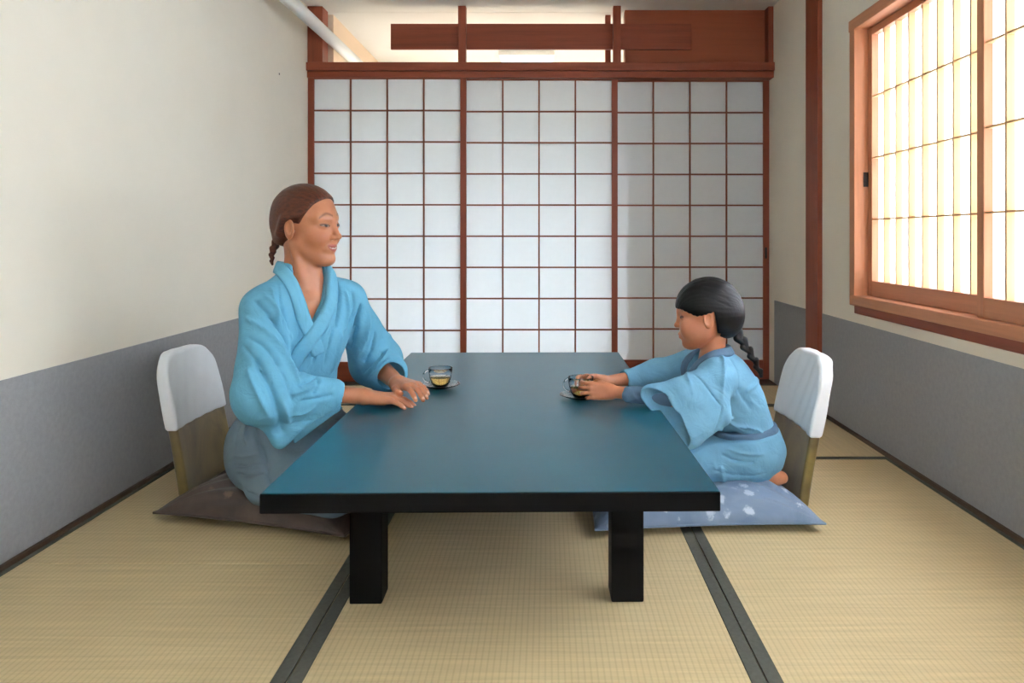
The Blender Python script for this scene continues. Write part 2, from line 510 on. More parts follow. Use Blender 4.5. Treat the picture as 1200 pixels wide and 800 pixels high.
def sdf_mesh(name, f, lo, hi, h, smooth=1, margin=1.5):
    lo = np.asarray(lo, np.float32); hi = np.asarray(hi, np.float32)
    B = 8
    nb = np.ceil((hi - lo) / (h * B)).astype(int)
    g = np.stack(np.meshgrid(*[np.arange(n) for n in nb], indexing='ij'), -1).reshape(-1, 3)
    d = f((lo + (g + 0.5) * (h * B)).astype(np.float32))
    g = g[np.abs(d) < h * B * 0.87 * margin]
    key = (g // 5) @ np.array([10000, 100, 1]); g = g[np.argsort(key, kind='stable')]
    c9 = np.stack(np.meshgrid(*[np.arange(B + 1)] * 3, indexing='ij'), -1).reshape(-1, 3)
    vals = np.empty((len(g), B + 1, B + 1, B + 1), np.float32)
    step = 60
    for i in range(0, len(g), step):
        gg = g[i:i + step]
        P = (lo + ((gg * B)[:, None, :] + c9[None]) * h).astype(np.float32)
        vals[i:i + step] = f(P.reshape(-1, 3)).reshape(len(gg), B + 1, B + 1, B + 1)
    N = nb * B + 2
    enc = np.array([N[1] * N[2], N[2], 1], dtype=np.int64)
    corners = [(i, j, k) for i in (0, 1) for j in (0, 1) for k in (0, 1)]
    cv = np.stack([vals[:, i:i + B, j:j + B, k:k + B] for i, j, k in corners], -1).reshape(-1, 8)
    c8 = np.stack(np.meshgrid(*[np.arange(B)] * 3, indexing='ij'), -1).reshape(-1, 3)
    cells = ((g * B)[:, None, :] + c8[None]).reshape(-1, 3)
    neg = cv < 0
    cnt = neg.sum(1)
    act = (cnt > 0) & (cnt < 8)
    cv, ac = cv[act], cells[act]
    acc = np.zeros((len(ac), 3)); num = np.zeros(len(ac))
    C = np.array(corners, float)
    for a in range(8):
        for b in range(a + 1, 8):
            if np.abs(C[a] - C[b]).sum() != 1:
                continue
            va, vb = cv[:, a], cv[:, b]
            m_ = (va < 0) != (vb < 0)
            t_ = np.where(m_, va / np.where(m_, va - vb, 1), 0)
            acc += np.where(m_[:, None], C[a] + t_[:, None] * (C[b] - C[a]), 0)
            num += m_
    verts = lo + (ac + acc / num[:, None]) * h
    ids = ac.astype(np.int64) @ enc
    order = np.argsort(ids); sid = ids[order]
    def look(c):
        q = c.astype(np.int64) @ enc
        p = np.clip(np.searchsorted(sid, q), 0, len(sid) - 1)
        return np.where(sid[p] == q, order[p], -1)
    quads = []
    allcells = cells
    v0 = vals[:, :B, :B, :B].reshape(-1)
    for ax in range(3):
        sl = [slice(0, B)] * 3; sl[ax] = slice(1, B + 1)
        v1 = vals[(slice(None),) + tuple(sl)].reshape(-1)
        m_ = (v0 < 0) != (v1 < 0)
        c = allcells[m_]
        b_, c_ = np.eye(3, dtype=int)[(ax + 1) % 3], np.eye(3, dtype=int)[(ax + 2) % 3]
        q = np.stack([look(c), look(c - b_), look(c - b_ - c_), look(c - c_)], 1)
        flip = v0[m_] >= 0
        q[flip] = q[flip][:, ::-1]
        quads.append(q[(q >= 0).all(1)])
    quads = np.concatenate(quads)
    if smooth:
        e = np.concatenate([quads[:, [0, 1]], quads[:, [1, 2]], quads[:, [2, 3]], quads[:, [3, 0]]])
        for _ in range(smooth):
            s = np.zeros_like(verts); n_ = np.zeros(len(verts))
            for k in range(3):
                s[:, k] = np.bincount(e[:, 0], verts[e[:, 1], k], len(verts)) + np.bincount(e[:, 1], verts[e[:, 0], k], len(verts))
            n_ = np.bincount(e[:, 0], minlength=len(verts)) + np.bincount(e[:, 1], minlength=len(verts))
            verts = 0.5 * verts + 0.5 * s / np.maximum(n_, 1)[:, None]
    me = bpy.data.meshes.new(name)
    me.vertices.add(len(verts)); me.vertices.foreach_set('co', verts.astype(np.float32).ravel())
    me.loops.add(quads.size); me.loops.foreach_set('vertex_index', quads.astype(np.int32).ravel())
    me.polygons.add(len(quads)); me.polygons.foreach_set('loop_start', np.arange(0, quads.size, 4, dtype=np.int32))
    me.polygons.foreach_set('use_smooth', np.ones(len(quads), bool))
    me.update(); me.validate()
    return me, verts

def rebase(me, origin):
    me.transform(Matrix.Translation(-Vector(origin)))

# ------------------------------------------------------------------ low table
t = NT('dark_lacquer_edge')
M['lacquer'] = t.done(t.principled(srgb(7, 7, 10), 0.5, 0.12))
t = NT('blue_green_lacquer_top')
v = t.coords((1, 1, 1))
n = t.noise(6, 3, 0.5, v)
c = t.ramp(n.outputs['Fac'], [(0.3, srgb(8, 78, 96)), (0.7, srgb(11, 86, 104))])
M['table_top'] = t.done(t.principled(c, 0.31, 0.9, t.bump(t.noise(300, 2, 0.5, v).outputs['Fac'], 0.03, 0.0005), Specular_Tint=(0.62, 0.92, 1.0, 1.0)))

TAB = tag(empty('low_table', (-0.122, 2.37, 0.0), math.radians(0.9)), 'long black low table with a blue-green lacquered top between two people', 'table')
TH = 0.33
box('table_top', M['lacquer'], (-0.452, 0.452, -0.898, 0.898, TH - 0.040, TH - 0.0015), TAB, 0.003)
box('top_panel', M['table_top'], (-0.4495, 0.4495, -0.8955, 0.8955, TH - 0.0015, TH), TAB, 0.0006, 1)
for sx in (-1, 1):
    for sy in (-1, 1):
        lx = 0.297
        box('leg', M['lacquer'], (sx * lx - 0.037, sx * lx + 0.037, sy * 0.63 - 0.037, sy * 0.63 + 0.037, 0.0, TH - 0.0405), TAB, 0.004)

# ------------------------------------------------------------------ legless floor chairs
def velvet(name, a, b):
    t = NT(name)
    v = t.coords((1, 1, 1))
    n = t.noise(5, 4, 0.6, v, 0.6)
    c = t.ramp(n.outputs['Fac'], [(0.35, a), (0.65, b)])
    f = t.noise(350, 2, 0.6, v)
    return t.done(t.principled(c, 0.33, 0.55, t.bump(f.outputs['Fac'], 0.1, 0.001), Sheen_Weight=0.25, Sheen_Roughness=0.4))
M['velvet'] = velvet('olive_gold_upholstery', srgb(92, 76, 52), srgb(140, 122, 70))
M['white_cloth'] = mottled('white_cotton_cover', srgb(240, 243, 246), 0.85, 0.2, 9, 0.03, 0.35, 600, 0.0006)
M['seat_wood'] = wood('dark_seat_wood', srgb(52, 36, 26), 'y', 0.5)

BACK_H, LEAN = 0.452, 0.085
def back_sdf(P, grow, thick, z0, cover):
    x, y, z = P[:, 0], P[:, 1], P[:, 2]
    xx = x + LEAN * np.power(np.clip(z, 0, 1) / BACK_H, 1.15) - 0.42 * y * y
    hw = 0.184 + grow - 0.012 * np.clip(z / BACK_H, 0, 1)
    r = np.where(z > BACK_H * 0.5, 0.105, 0.015)
    zc, hz = (BACK_H + grow + z0) / 2, (BACK_H + grow - z0) / 2
    if cover:
        r = np.where(z > zc, 0.105, 0.006)
    qy, qz = np.abs(y) - hw + r, np.abs(z - zc) - hz + r
    d2 = np.sqrt(np.maximum(qy, 0) ** 2 + np.maximum(qz, 0) ** 2) + np.minimum(np.maximum(qy, qz), 0) - r
    w = 0.0
    if cover:
        w = 0.0022 * np.sin(38 * y + 30 * z + 2 * np.sin(22 * z)) * np.clip((z - 0.3) / 0.15, 0.1, 1) + 0.0012 * np.sin(90 * y - 40 * z)
    dt = np.abs(xx) - thick + w
    e = 0.011
    a, b = d2 + e, dt + e
    return np.sqrt(np.maximum(a, 0) ** 2 + np.maximum(b, 0) ** 2) + np.minimum(np.maximum(a, b), 0) - e

ch = empty('floor_chair', (0, 0, 0))
bm_, _ = sdf_mesh('backrest', lambda P: back_sdf(P, 0.0, 0.016, 0.004, False), (-0.16, -0.22, -0.01), (0.08, 0.22, 0.5), 0.004)
add('backrest', bm_, M['velvet'], ch)
cm_, _ = sdf_mesh('head_cover', lambda P: back_sdf(P, 0.006, 0.0215, 0.222, True), (-0.17, -0.23, 0.19), (0.08, 0.23, 0.5), 0.003)
add('head_cover', cm_, M['white_cloth'], ch)
box('seat', M['seat_wood'], (0.018, 0.40, -0.17, 0.17, 0.001, 0.012), ch, 0.003)
ch.location = (-1.150, 2.535, 0.0)
tag(ch, 'legless floor chair with white head cover behind the woman', 'chair', 'legless floor chairs at the low table')
ch2 = ch.copy(); COL.objects.link(ch2)
for c_ in list(ch.children):
    k = c_.copy(); COL.objects.link(k); k.parent = ch2
ch2.location = (0.792, 2.455, 0.0)
ch2.rotation_euler = (0, 0, math.pi)
tag(ch2, 'legless floor chair with white head cover behind the girl', 'chair', 'legless floor chairs at the low table')

# ------------------------------------------------------------------ floor cushions
def cushion_fabric(name, base, dark, spot, scale, thr):
    t = NT(name)
    v = t.coords()
    n = t.noise(7, 4, 0.6, v, 0.5)
    c1 = t.ramp(n.outputs['Fac'], [(0.35, dark), (0.65, base)])
    vo = t.n('ShaderNodeTexVoronoi'); vo.inputs['Scale'].default_value = scale
    wv = t.noise(60, 3, 0.6, v)
    mxv = t.n('ShaderNodeMix', data_type='VECTOR'); mxv.inputs[0].default_value = 0.03
    t.l(v, mxv.inputs[4]); t.l(wv.outputs['Color'], mxv.inputs[5]); t.l(mxv.outputs[1], vo.inputs['Vector'])
    f = t.ramp(vo.outputs['Distance'], [(thr * 0.6, (1, 1, 1, 1)), (thr, (0, 0, 0, 1))])
    mx = t.n('ShaderNodeMix', data_type='RGBA'); t.l(f, mx.inputs[0]); t.l(c1, mx.inputs[6]); mx.inputs[7].default_value = spot
    b = t.noise(400, 2, 0.6, v)
    return t.done(t.principled(mx.outputs[2], 0.5, 0.4, t.bump(b.outputs['Fac'], 0.2, 0.001), Sheen_Weight=0.15))
M['brown_cushion'] = cushion_fabric('brown_patterned_silk', srgb(92, 77, 68), srgb(68, 56, 50), srgb(118, 94, 76), 13, 0.22)
M['blue_cushion'] = cushion_fabric('blue_flowered_silk', srgb(128, 148, 172), srgb(104, 126, 152), srgb(182, 196, 210), 19, 0.33)

def cushion(name, hx, hy, T, mat, loc, rz, dent, seed, label):
    N = 64
    SZ = 0.013
    r_ = np.random.default_rng(seed)
    u = np.sin(np.linspace(-1, 1, N) * math.pi / 2 * 0.98) / math.sin(math.pi / 2 * 0.98)
    U, W = np.meshgrid(u, u, indexing='ij')
    X = U * hx * (1 - 0.055 * (1 - W ** 2)); Y = W * hy * (1 - 0.055 * (1 - U ** 2))
    prof = np.power(np.clip((1 - np.abs(U) ** 3.2) * (1 - np.abs(W) ** 3.2), 0, 1), 0.55)
    wr_ = np.zeros_like(X)
    for cx, cy in ((-1, -1), (-1, 1), (1, -1), (1, 1)):
        th = np.arctan2(W - cy, U - cx); rad = np.hypot(U - cx, W - cy)
        wr_ += np.sin(th * 17 + r_.uniform(0, 6)) * np.exp(-rad * 1.4) * 0.013
    for _ in range(10):
        a = r_.uniform(0, math.pi); k = r_.uniform(5, 13)
        wr_ += np.sin((U * math.cos(a) + W * math.sin(a)) * k + r_.uniform(0, 6)) * 0.0019
    dd = np.exp(-(((U - dent[0]) / 0.62) ** 2 + ((W - dent[1]) / 0.62) ** 2))
    top = SZ + (T - SZ) * prof * (1 - 0.30 * dd) + wr_ * prof
    bot = SZ - (SZ - 0.0005) * np.power(prof, 0.5)
    vs = [(X[i, j], Y[i, j], top[i, j]) for i in range(N) for j in range(N)] + [(X[i, j], Y[i, j], bot[i, j]) for i in range(N) for j in range(N)]
    fs = []
    id_ = lambda i, j: i * N + j
    for i in range(N - 1):
        for j in range(N - 1):
            q = (id_(i, j), id_(i + 1, j), id_(i + 1, j + 1), id_(i, j + 1))
            fs.append(q); fs.append(tuple(N * N + x for x in reversed(q)))
    ring = [id_(i, 0) for i in range(N)] + [id_(N - 1, j) for j in range(1, N)] + [id_(i, N - 1) for i in range(N - 2, -1, -1)] + [id_(0, j) for j in range(N - 2, 0, -1)]
    for a, b in zip(ring, ring[1:] + ring[:1]):
        fs.append((a, N * N + a, N * N + b, b))
    me = bpy.data.meshes.new('cover'); me.from_pydata(vs, [], fs); me.update()
    root = tag(empty(name, loc, rz), label, 'cushion', 'floor cushions beside the low table')
    add('cover', me, mat, root, smooth=True)
    pts = [(X[i // N, i % N], Y[i // N, i % N], SZ) for i in ring]
    seam = tube('seam', pts + [pts[0]], 0.0032, mat, root, 8)
    return root
cushion('floor_cushion', 0.315, 0.29, 0.098, M['brown_cushion'], (-0.765, 2.385, 0.013), math.radians(-16), (0.0, 0.0), 2,
        'brown patterned floor cushion under the woman')
cushion('floor_cushion', 0.325, 0.29, 0.108, M['blue_cushion'], (0.44, 2.375, 0.013), math.radians(4), (0.1, 0.1), 5,
        'blue-grey flowered floor cushion under the girl')

# ------------------------------------------------------------------ glass tea cups on saucers
def glass(name, col, ior=1.46, rough=0.0):
    t = NT(name)
    return t.done(t.principled(col, rough, 0.5, None, Transmission_Weight=1.0, IOR=ior))
M['glass'] = glass('clear_glass', (0.97, 0.99, 0.99, 1))
M['tea'] = glass('amber_tea', (0.93, 0.60, 0.18, 1), 1.33)

def lathe(name, prof, mat, parent, n=40, loc=(0, 0, 0)):
    vs, fs = [], []
    k = len(prof)
    for (r, z) in prof:
        for j in range(n):
            a = 2 * math.pi * j / n
            vs.append((r * math.cos(a), r * math.sin(a), z))
    for i in range(k - 1):
        for j in range(n):
            q = (j + 1) % n
            fs.append((i * n + j, i * n + q, (i + 1) * n + q, (i + 1) * n + j))
    fs.append(tuple(reversed(range(n)))); fs.append(tuple(range((k - 1) * n, k * n)))
    me = bpy.data.meshes.new(name); me.from_pydata(vs, [], fs); me.update()
    bm = bmesh.new(); bm.from_mesh(me); bmesh.ops.recalc_face_normals(bm, faces=bm.faces[:]); bm.to_mesh(me); bm.free()
    return add(name, me, mat, parent, loc, smooth=True)

def cup_profile():
    outer = [(0.0005, 0.0), (0.018, 0.0), (0.023, 0.002), (0.031, 0.014), (0.036, 0.030), (0.039, 0.048), (0.0405, 0.062)]
    rim = [(0.0400, 0.0632), (0.0390, 0.062)]
    inner = [(0.0372, 0.048), (0.0342, 0.031), (0.0292, 0.0165), (0.0215, 0.006), (0.0005, 0.004)]
    return outer + rim + inner

def tea_cup(loc, rz, label, slabel):
    s = tag(lathe('saucer', [(0.0005, 0.0), (0.030, 0.0), (0.034, 0.001), (0.050, 0.006), (0.066, 0.0125), (0.0665, 0.0135), (0.0655, 0.0142),
                             (0.049, 0.0085), (0.033, 0.0036), (0.0005, 0.0034)], M['glass'], None, 48, loc),
            slabel, 'saucer', 'clear glass saucers on the low table')
    r = tag(empty('tea_cup', (loc[0], loc[1], loc[2] + 0.0037), rz), label, 'cup', 'glass tea cups on the low table')
    lathe('bowl', cup_profile(), M['glass'], r)
    lathe('tea', [(0.0005, 0.0043), (0.0212, 0.0063), (0.0290, 0.0168), (0.0338, 0.0305), (0.0345, 0.033), (0.0005, 0.033)], M['tea'], r)
    pts = []
    for i in range(15):
        a = math.radians(100 + 160 * i / 14)
        pts.append((-0.040 + 0.0195 * math.cos(a) + 0.003, 0.0, 0.036 + 0.020 * math.sin(a)))
    pts = [(-0.0385, 0, 0.0555)] + pts + [(-0.0345, 0, 0.0165)]
    tube('handle', pts, 0.0032, M['glass'], r, 10)
    return r
tea_cup((-0.352, 2.50, TH), math.radians(8), 'glass cup of amber tea standing beside the woman\'s hands', 'clear glass saucer under the cup beside the woman\'s hands')
CUP2 = V(0.108, 2.335, TH)
tea_cup(tuple(float(x) for x in CUP2), math.radians(-20), 'glass tea cup held between the girl\'s hands', 'clear glass saucer under the cup held by the girl')

# ------------------------------------------------------------------ people
def skin_material(name, attr):
    t = NT(name)
    a = t.n('ShaderNodeAttribute'); a.attribute_name = attr
    v = t.coords()
    n = t.noise(45, 3, 0.6, v)
    mx = t.n('ShaderNodeMix', data_type='RGBA', blend_type='MULTIPLY'); mx.inputs[0].default_value = 1.0
    t.l(a.outputs['Color'], mx.inputs[6])
    t.l(t.ramp(n.outputs['Fac'], [(0.3, (0.93, 0.90, 0.88, 1)), (0.7, (1, 1, 1, 1))]), mx.inputs[7])
    f = t.noise(500, 2, 0.5, v)
    p = t.principled(mx.outputs[2], 0.38, 0.5, t.bump(f.outputs['Fac'], 0.06, 0.0005), Subsurface_Weight=0.12, Subsurface_Scale=0.01)
    p.inputs['Subsurface Radius'].default_value = (1.0, 0.35, 0.2)
    return t.done(p)
M['skin'] = skin_material('warm_skin', 'tone')

def hair_material(name, a, b, axis_scale):
    t = NT(name)
    v = t.coords(axis_scale)
    n = t.noise(1.0, 4, 0.6, v, 0.3)
    c = t.ramp(n.outputs['Fac'], [(0.3, a), (0.7, b)])
    return t.done(t.principled(c, 0.42, 0.3, t.bump(n.outputs['Fac'], 0.4, 0.002)))
M['brown_hair'] = hair_material('brown_hair', srgb(48, 23, 15), srgb(104, 56, 37), (40, 260, 140))
M['black_hair'] = hair_material('black_hair', srgb(6, 6, 8), srgb(16, 15, 18), (60, 260, 60))

def cloth(name, col, sheen=0.0):
    t = NT(name)
    v = t.coords()
    n = t.noise(9, 3, 0.6, v)
    c = t.ramp(n.outputs['Fac'], [(0.3, mul(col, 0.93)), (0.7, mul(col, 1.06))])
    w1 = t.n('ShaderNodeTexWave'); w1.inputs['Scale'].default_value = 240; w1.inputs['Distortion'].default_value = 3; t.l(v, w1.inputs['Vector'])
    f = t.noise(420, 3, 0.65, v)
    ad = t.n('ShaderNodeMath', operation='ADD'); t.l(w1.outputs['Fac'], ad.inputs[0]); t.l(f.outputs['Fac'], ad.inputs[1])
    cr = t.noise(16, 3, 0.5, v, 1.8)                      # soft creasing of worn cotton
    b2 = t.n('ShaderNodeBump'); b2.inputs['Strength'].default_value = 0.4; b2.inputs['Distance'].default_value = 0.012
    t.l(cr.outputs['Fac'], b2.inputs['Height'])
    b1 = t.n('ShaderNodeBump'); b1.inputs['Strength'].default_value = 0.3; b1.inputs['Distance'].default_value = 0.0008
    t.l(ad.outputs[0], b1.inputs['Height']); t.l(b2.outputs['Normal'], b1.inputs['Normal'])
    return t.done(t.principled(c, 0.82, 0.2, b1.outputs['Normal'], Sheen_Weight=sheen))
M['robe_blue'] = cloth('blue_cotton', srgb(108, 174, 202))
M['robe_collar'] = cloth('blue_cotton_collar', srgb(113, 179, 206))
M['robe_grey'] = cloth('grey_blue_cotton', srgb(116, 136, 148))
M['girl_blue'] = cloth('light_blue_cotton', srgb(118, 170, 198))
M['girl_grey'] = cloth('slate_blue_cotton', srgb(98, 126, 150))
M['sash_black'] = cloth('black_sash_cloth', srgb(24, 24, 30))

def unit(v):
    v = np.asarray(v, np.float32)
    return v / np.linalg.norm(v)

def frame(F, roll=0.0):
    """columns forward, left, up"""
    F = unit(F); L = unit(np.cross(V(0, 0, 1), F)); U = np.cross(F, L)
    if roll:
        L, U = L * math.cos(roll) + U * math.sin(roll), U * math.cos(roll) - L * math.sin(roll)
    return np.stack([F, L, U], 1).astype(np.float32)

def gradient(f, p, e=0.002):
    p = np.asarray(p, np.float32)
    g = np.stack([f(p + V(e, 0, 0)) - f(p - V(e, 0, 0)), f(p + V(0, e, 0)) - f(p - V(0, e, 0)), f(p + V(0, 0, e)) - f(p - V(0, 0, e))], 1)
    return g / (np.linalg.norm(g, axis=1)[:, None] + 1e-9)

def project(f, p, off=0.0, it=8):
    p = np.array(p, np.float32)
    for _ in range(it):
        p = p - 0.9 * (f(p) - off)[:, None] * gradient(f, p)
    return p

def smooth_path(pts, n):
    pts = np.asarray(pts, float)
    k = len(pts)
    out = []
    for s in np.linspace(0, k - 1 - 1e-6, n):
        i = int(s); t_ = s - i
        p0, p1, p2, p3 = pts[max(i - 1, 0)], pts[i], pts[i + 1], pts[min(i + 2, k - 1)]
        out.append(0.5 * (2 * p1 + (p2 - p0) * t_ + (2 * p0 - 5 * p1 + 4 * p2 - p3) * t_ ** 2 + (3 * p1 - p0 - 3 * p2 + p3) * t_ ** 3))
    return np.array(out, np.float32)

def ribbon(name, f, path, width, mat, parent, up=0.006, sink=-0.004, n=48, m=7):
    """strip of cloth lying on the surface f = 0 along a path"""
    c = project(f, smooth_path(path, n))
    nrm = gradient(f, c)
    tan = np.gradient(c, axis=0); tan /= np.linalg.norm(tan, axis=1)[:, None] + 1e-9
    side = np.cross(tan, nrm); side /= np.linalg.norm(side, axis=1)[:, None] + 1e-9
    outer, inner = [], []
    for a in np.linspace(-0.5, 0.5, m):
        q = c + side * (a * width)
        lift = up * (1 - 0.35 * (abs(a) * 2) ** 4)
        outer.append(project(f, q, lift)); inner.append(project(f, q, sink))
    o, i_ = np.stack(outer, 1), np.stack(inner, 1)
    vs = np.concatenate([o.reshape(-1, 3), i_.reshape(-1, 3)])
    K = n * m
    fs = []
    for a in range(n - 1):
        for b in range(m - 1):
            q = (a * m + b, a * m + b + 1, (a + 1) * m + b + 1, (a + 1) * m + b)
            fs.append(q); fs.append(tuple(K + x for x in reversed(q)))
        for b in (0, m - 1):
            q = (a * m + b, (a + 1) * m + b, K + (a + 1) * m + b, K + a * m + b)
            fs.append(q if b == 0 else tuple(reversed(q)))
    for a in (0, n - 1):
        for b in range(m - 1):
            q = (a * m + b, K + a * m + b, K + a * m + b + 1, a * m + b + 1)
            fs.append(q if a == 0 else tuple(reversed(q)))
    me = bpy.data.meshes.new(name); me.from_pydata([tuple(map(float, x)) for x in vs], [], fs); me.update()
    bm = bmesh.new(); bm.from_mesh(me); bmesh.ops.recalc_face_normals(bm, faces=bm.faces[:]); bm.to_mesh(me); bm.free()
    rebase(me, parent.location)
    return add(name, me, mat, parent, smooth=True)

def fold_field(folds, base):
    """list of (points, amplitude, width): ridges (+) and creases (-) laid along the cloth, fading at their ends"""
    segs = []
    for pts, amp, wid in folds:
        pts = smooth_path(pts, 2 * len(pts))
        nrm = gradient(base, pts, 0.006)
        segs.append((pts, nrm, amp, 0.62 * wid, pts.mean(0), float(np.linalg.norm(pts - pts.mean(0), axis=1).max()) + 3 * wid))
    def g(P):
        d = np.zeros(len(P), np.float32)
        for pts, nrm, amp, wid, c, r in segs:
            if far_from(P, c, r):
                continue
            near = np.nonzero(((P - c) ** 2).sum(1) < r * r)[0]
            if len(near) == 0:
                continue
            Q = P[near]
            k = len(pts) - 1
            best = np.full(len(Q), 9.0, np.float32); tap = np.zeros(len(Q), np.float32)
            for i in range(k):
                ba = pts[i + 1] - pts[i]
                L2 = float(ba @ ba) + 1e-9
                n = nrm[i] + nrm[i + 1]; n = n - ba * (float(n @ ba) / L2); n = n / (np.linalg.norm(n) + 1e-9)
                pa = Q - pts[i]
                t_ = np.clip(pa @ ba / L2, 0, 1)
                v_ = pa - t_[:, None] * ba
                h_ = v_ @ n
                lat = np.sqrt(np.maximum(np.einsum('ij,ij->i', v_, v_) - h_ * h_, 0)) + np.maximum(np.abs(h_) - 0.022, 0)
                m_ = lat < best
                s_ = (i + t_) / k
                best = np.where(m_, lat, best); tap = np.where(m_, np.sqrt(np.clip(4 * s_ * (1 - s_), 0, 1)), tap)
            d[near] += FOLD * amp * (0.15 + 0.85 * tap) * np.exp(-(best / wid) ** 1.5)
        return d
    return g
FOLD = 1.6

def view_ray_hit(f, px, py):
    """where the sight line through a point of the picture meets the cloth"""
    o = V(0, 0, CAM_H)
    dr = unit(((px - 640) / 880.0, 1.0, (278 - py) / 880.0))
    t_ = 1.7
    for _ in range(90):
        dd = float(f((o + dr * t_)[None])[0])
        t_ += dd * 0.7
        if abs(dd) < 0.0004 or t_ > 3.2:
            break
    return o + dr * t_

# ---- heads -------------------------------------------------------------
def head_sdf(q, child=False):
    """q in head space: x forward, y left, z up; 0.23 m tall adult head, centre at eye level"""
    ay = q.copy(); ay[:, 1] = np.abs(ay[:, 1])
    if child:
        d = ell(q, (-0.016, 0, 0.028), (0.104, 0.083, 0.094))
        d = smin(d, ell(q, (0.024, 0, -0.034), (0.062, 0.062, 0.080)), 0.03)
        d = smin(d, cap(ay, (0.000, 0.046, -0.058), (0.052, 0.014, -0.094), 0.024, 0.020), 0.03)
        d = smin(d, ell(q, (0.062, 0, -0.098), (0.022, 0.024, 0.018)), 0.02)
        d = smin(d, ell(ay, (0.050, 0.036, -0.046), (0.036, 0.032, 0.034)), 0.025)
    else:
        d = ell(q, (-0.014, 0, 0.028), (0.099, 0.077, 0.090))
        d = smin(d, ell(q, (0.024, 0, -0.034), (0.060, 0.053, 0.082)), 0.03)
        d = smin(d, cap(ay, (-0.004, 0.042, -0.056), (0.058, 0.012, -0.101), 0.020, 0.018), 0.03)
        d = smin(d, ell(q, (0.066, 0, -0.103), (0.021, 0.021, 0.016)), 0.02)
        d = smin(d, ell(ay, (0.052, 0.032, -0.036), (0.033, 0.025, 0.027)), 0.022)
    # brow, sockets, lids
    d = smin(d, cap(ay, (0.076, 0.006, 0.020), (0.058, 0.044, 0.024), 0.013, 0.011), 0.02)
    d = smax(d, -ell(ay, (0.098, 0.032, 0.001), (0.018, 0.019, 0.011)), 0.014)
    d = smin(d, ell(ay, (0.0665, 0.0315, 0.000), (0.0180, 0.0165, 0.0125)), 0.004)
    # nose
    n1, tip = ((0.095, 0.0, -0.027), 0.0085) if child else ((0.101, 0.0, -0.030), 0.0085)
    d = smin(d, cap(q, (0.080, 0, 0.014), n1, 0.0075, tip), 0.010)
    d = smin(d, ell(q, (n1[0] + 0.002, 0, n1[2] - 0.002), (0.0105, 0.0105, 0.0095)), 0.006)
    d = smin(d, ell(ay, (n1[0] - 0.010, 0.0115, n1[2] - 0.005), (0.0105, 0.0075, 0.0075)), 0.005)
    d = smax(d, -ell(ay, (n1[0] - 0.004, 0.0065, n1[2] - 0.0125), (0.004, 0.003, 0.003)), 0.003)
    # mouth
    if child:
        d = smin(d, ell(q, (0.078, 0, -0.066), (0.016, 0.022, 0.016)), 0.012)
        d = smin(d, ell(q, (0.087, 0, -0.0615), (0.010, 0.016, 0.0062)), 0.005)
        d = smin(d, ell(q, (0.085, 0, -0.0725), (0.010, 0.014, 0.0062)), 0.005)
        d = smax(d, -cap(ay, (0.098, 0.0, -0.067), (0.085, 0.016, -0.0665), 0.0022), 0.003)
    else:
        d = smin(d, ell(q, (0.074, 0, -0.066), (0.018, 0.027, 0.018)), 0.012)
        d = smin(d, cap(ay, (0.0885, 0.003, -0.0615), (0.077, 0.023, -0.0590), 0.0056, 0.003), 0.004)
        d = smin(d, cap(ay, (0.0860, 0.000, -0.0755), (0.077, 0.021, -0.0640), 0.0064, 0.003), 0.004)
        d = smax(d, -cap(ay, (0.0960, 0.000, -0.0685), (0.0835, 0.0205, -0.0615), 0.0030, 0.0016), 0.002)
        d = smax(d, -cap(ay, (0.088, 0.026, -0.050), (0.078, 0.033, -0.064), 0.0005), 0.008)
    # ear
    er = frame(V(1.0, 0.28, 0.10))
    d = smin(d, ell(ay, (-0.011, 0.0815, -0.010), (0.020, 0.0085, 0.033), er), 0.006)
    d = smax(d, -ell(ay, (-0.007, 0.0905, -0.007), (0.0125, 0.0085, 0.021), er), 0.003)
    d = smin(d, cap(ay, (0.001, 0.077, -0.016), (-0.002, 0.077, -0.022), 0.0042), 0.004)
    return d

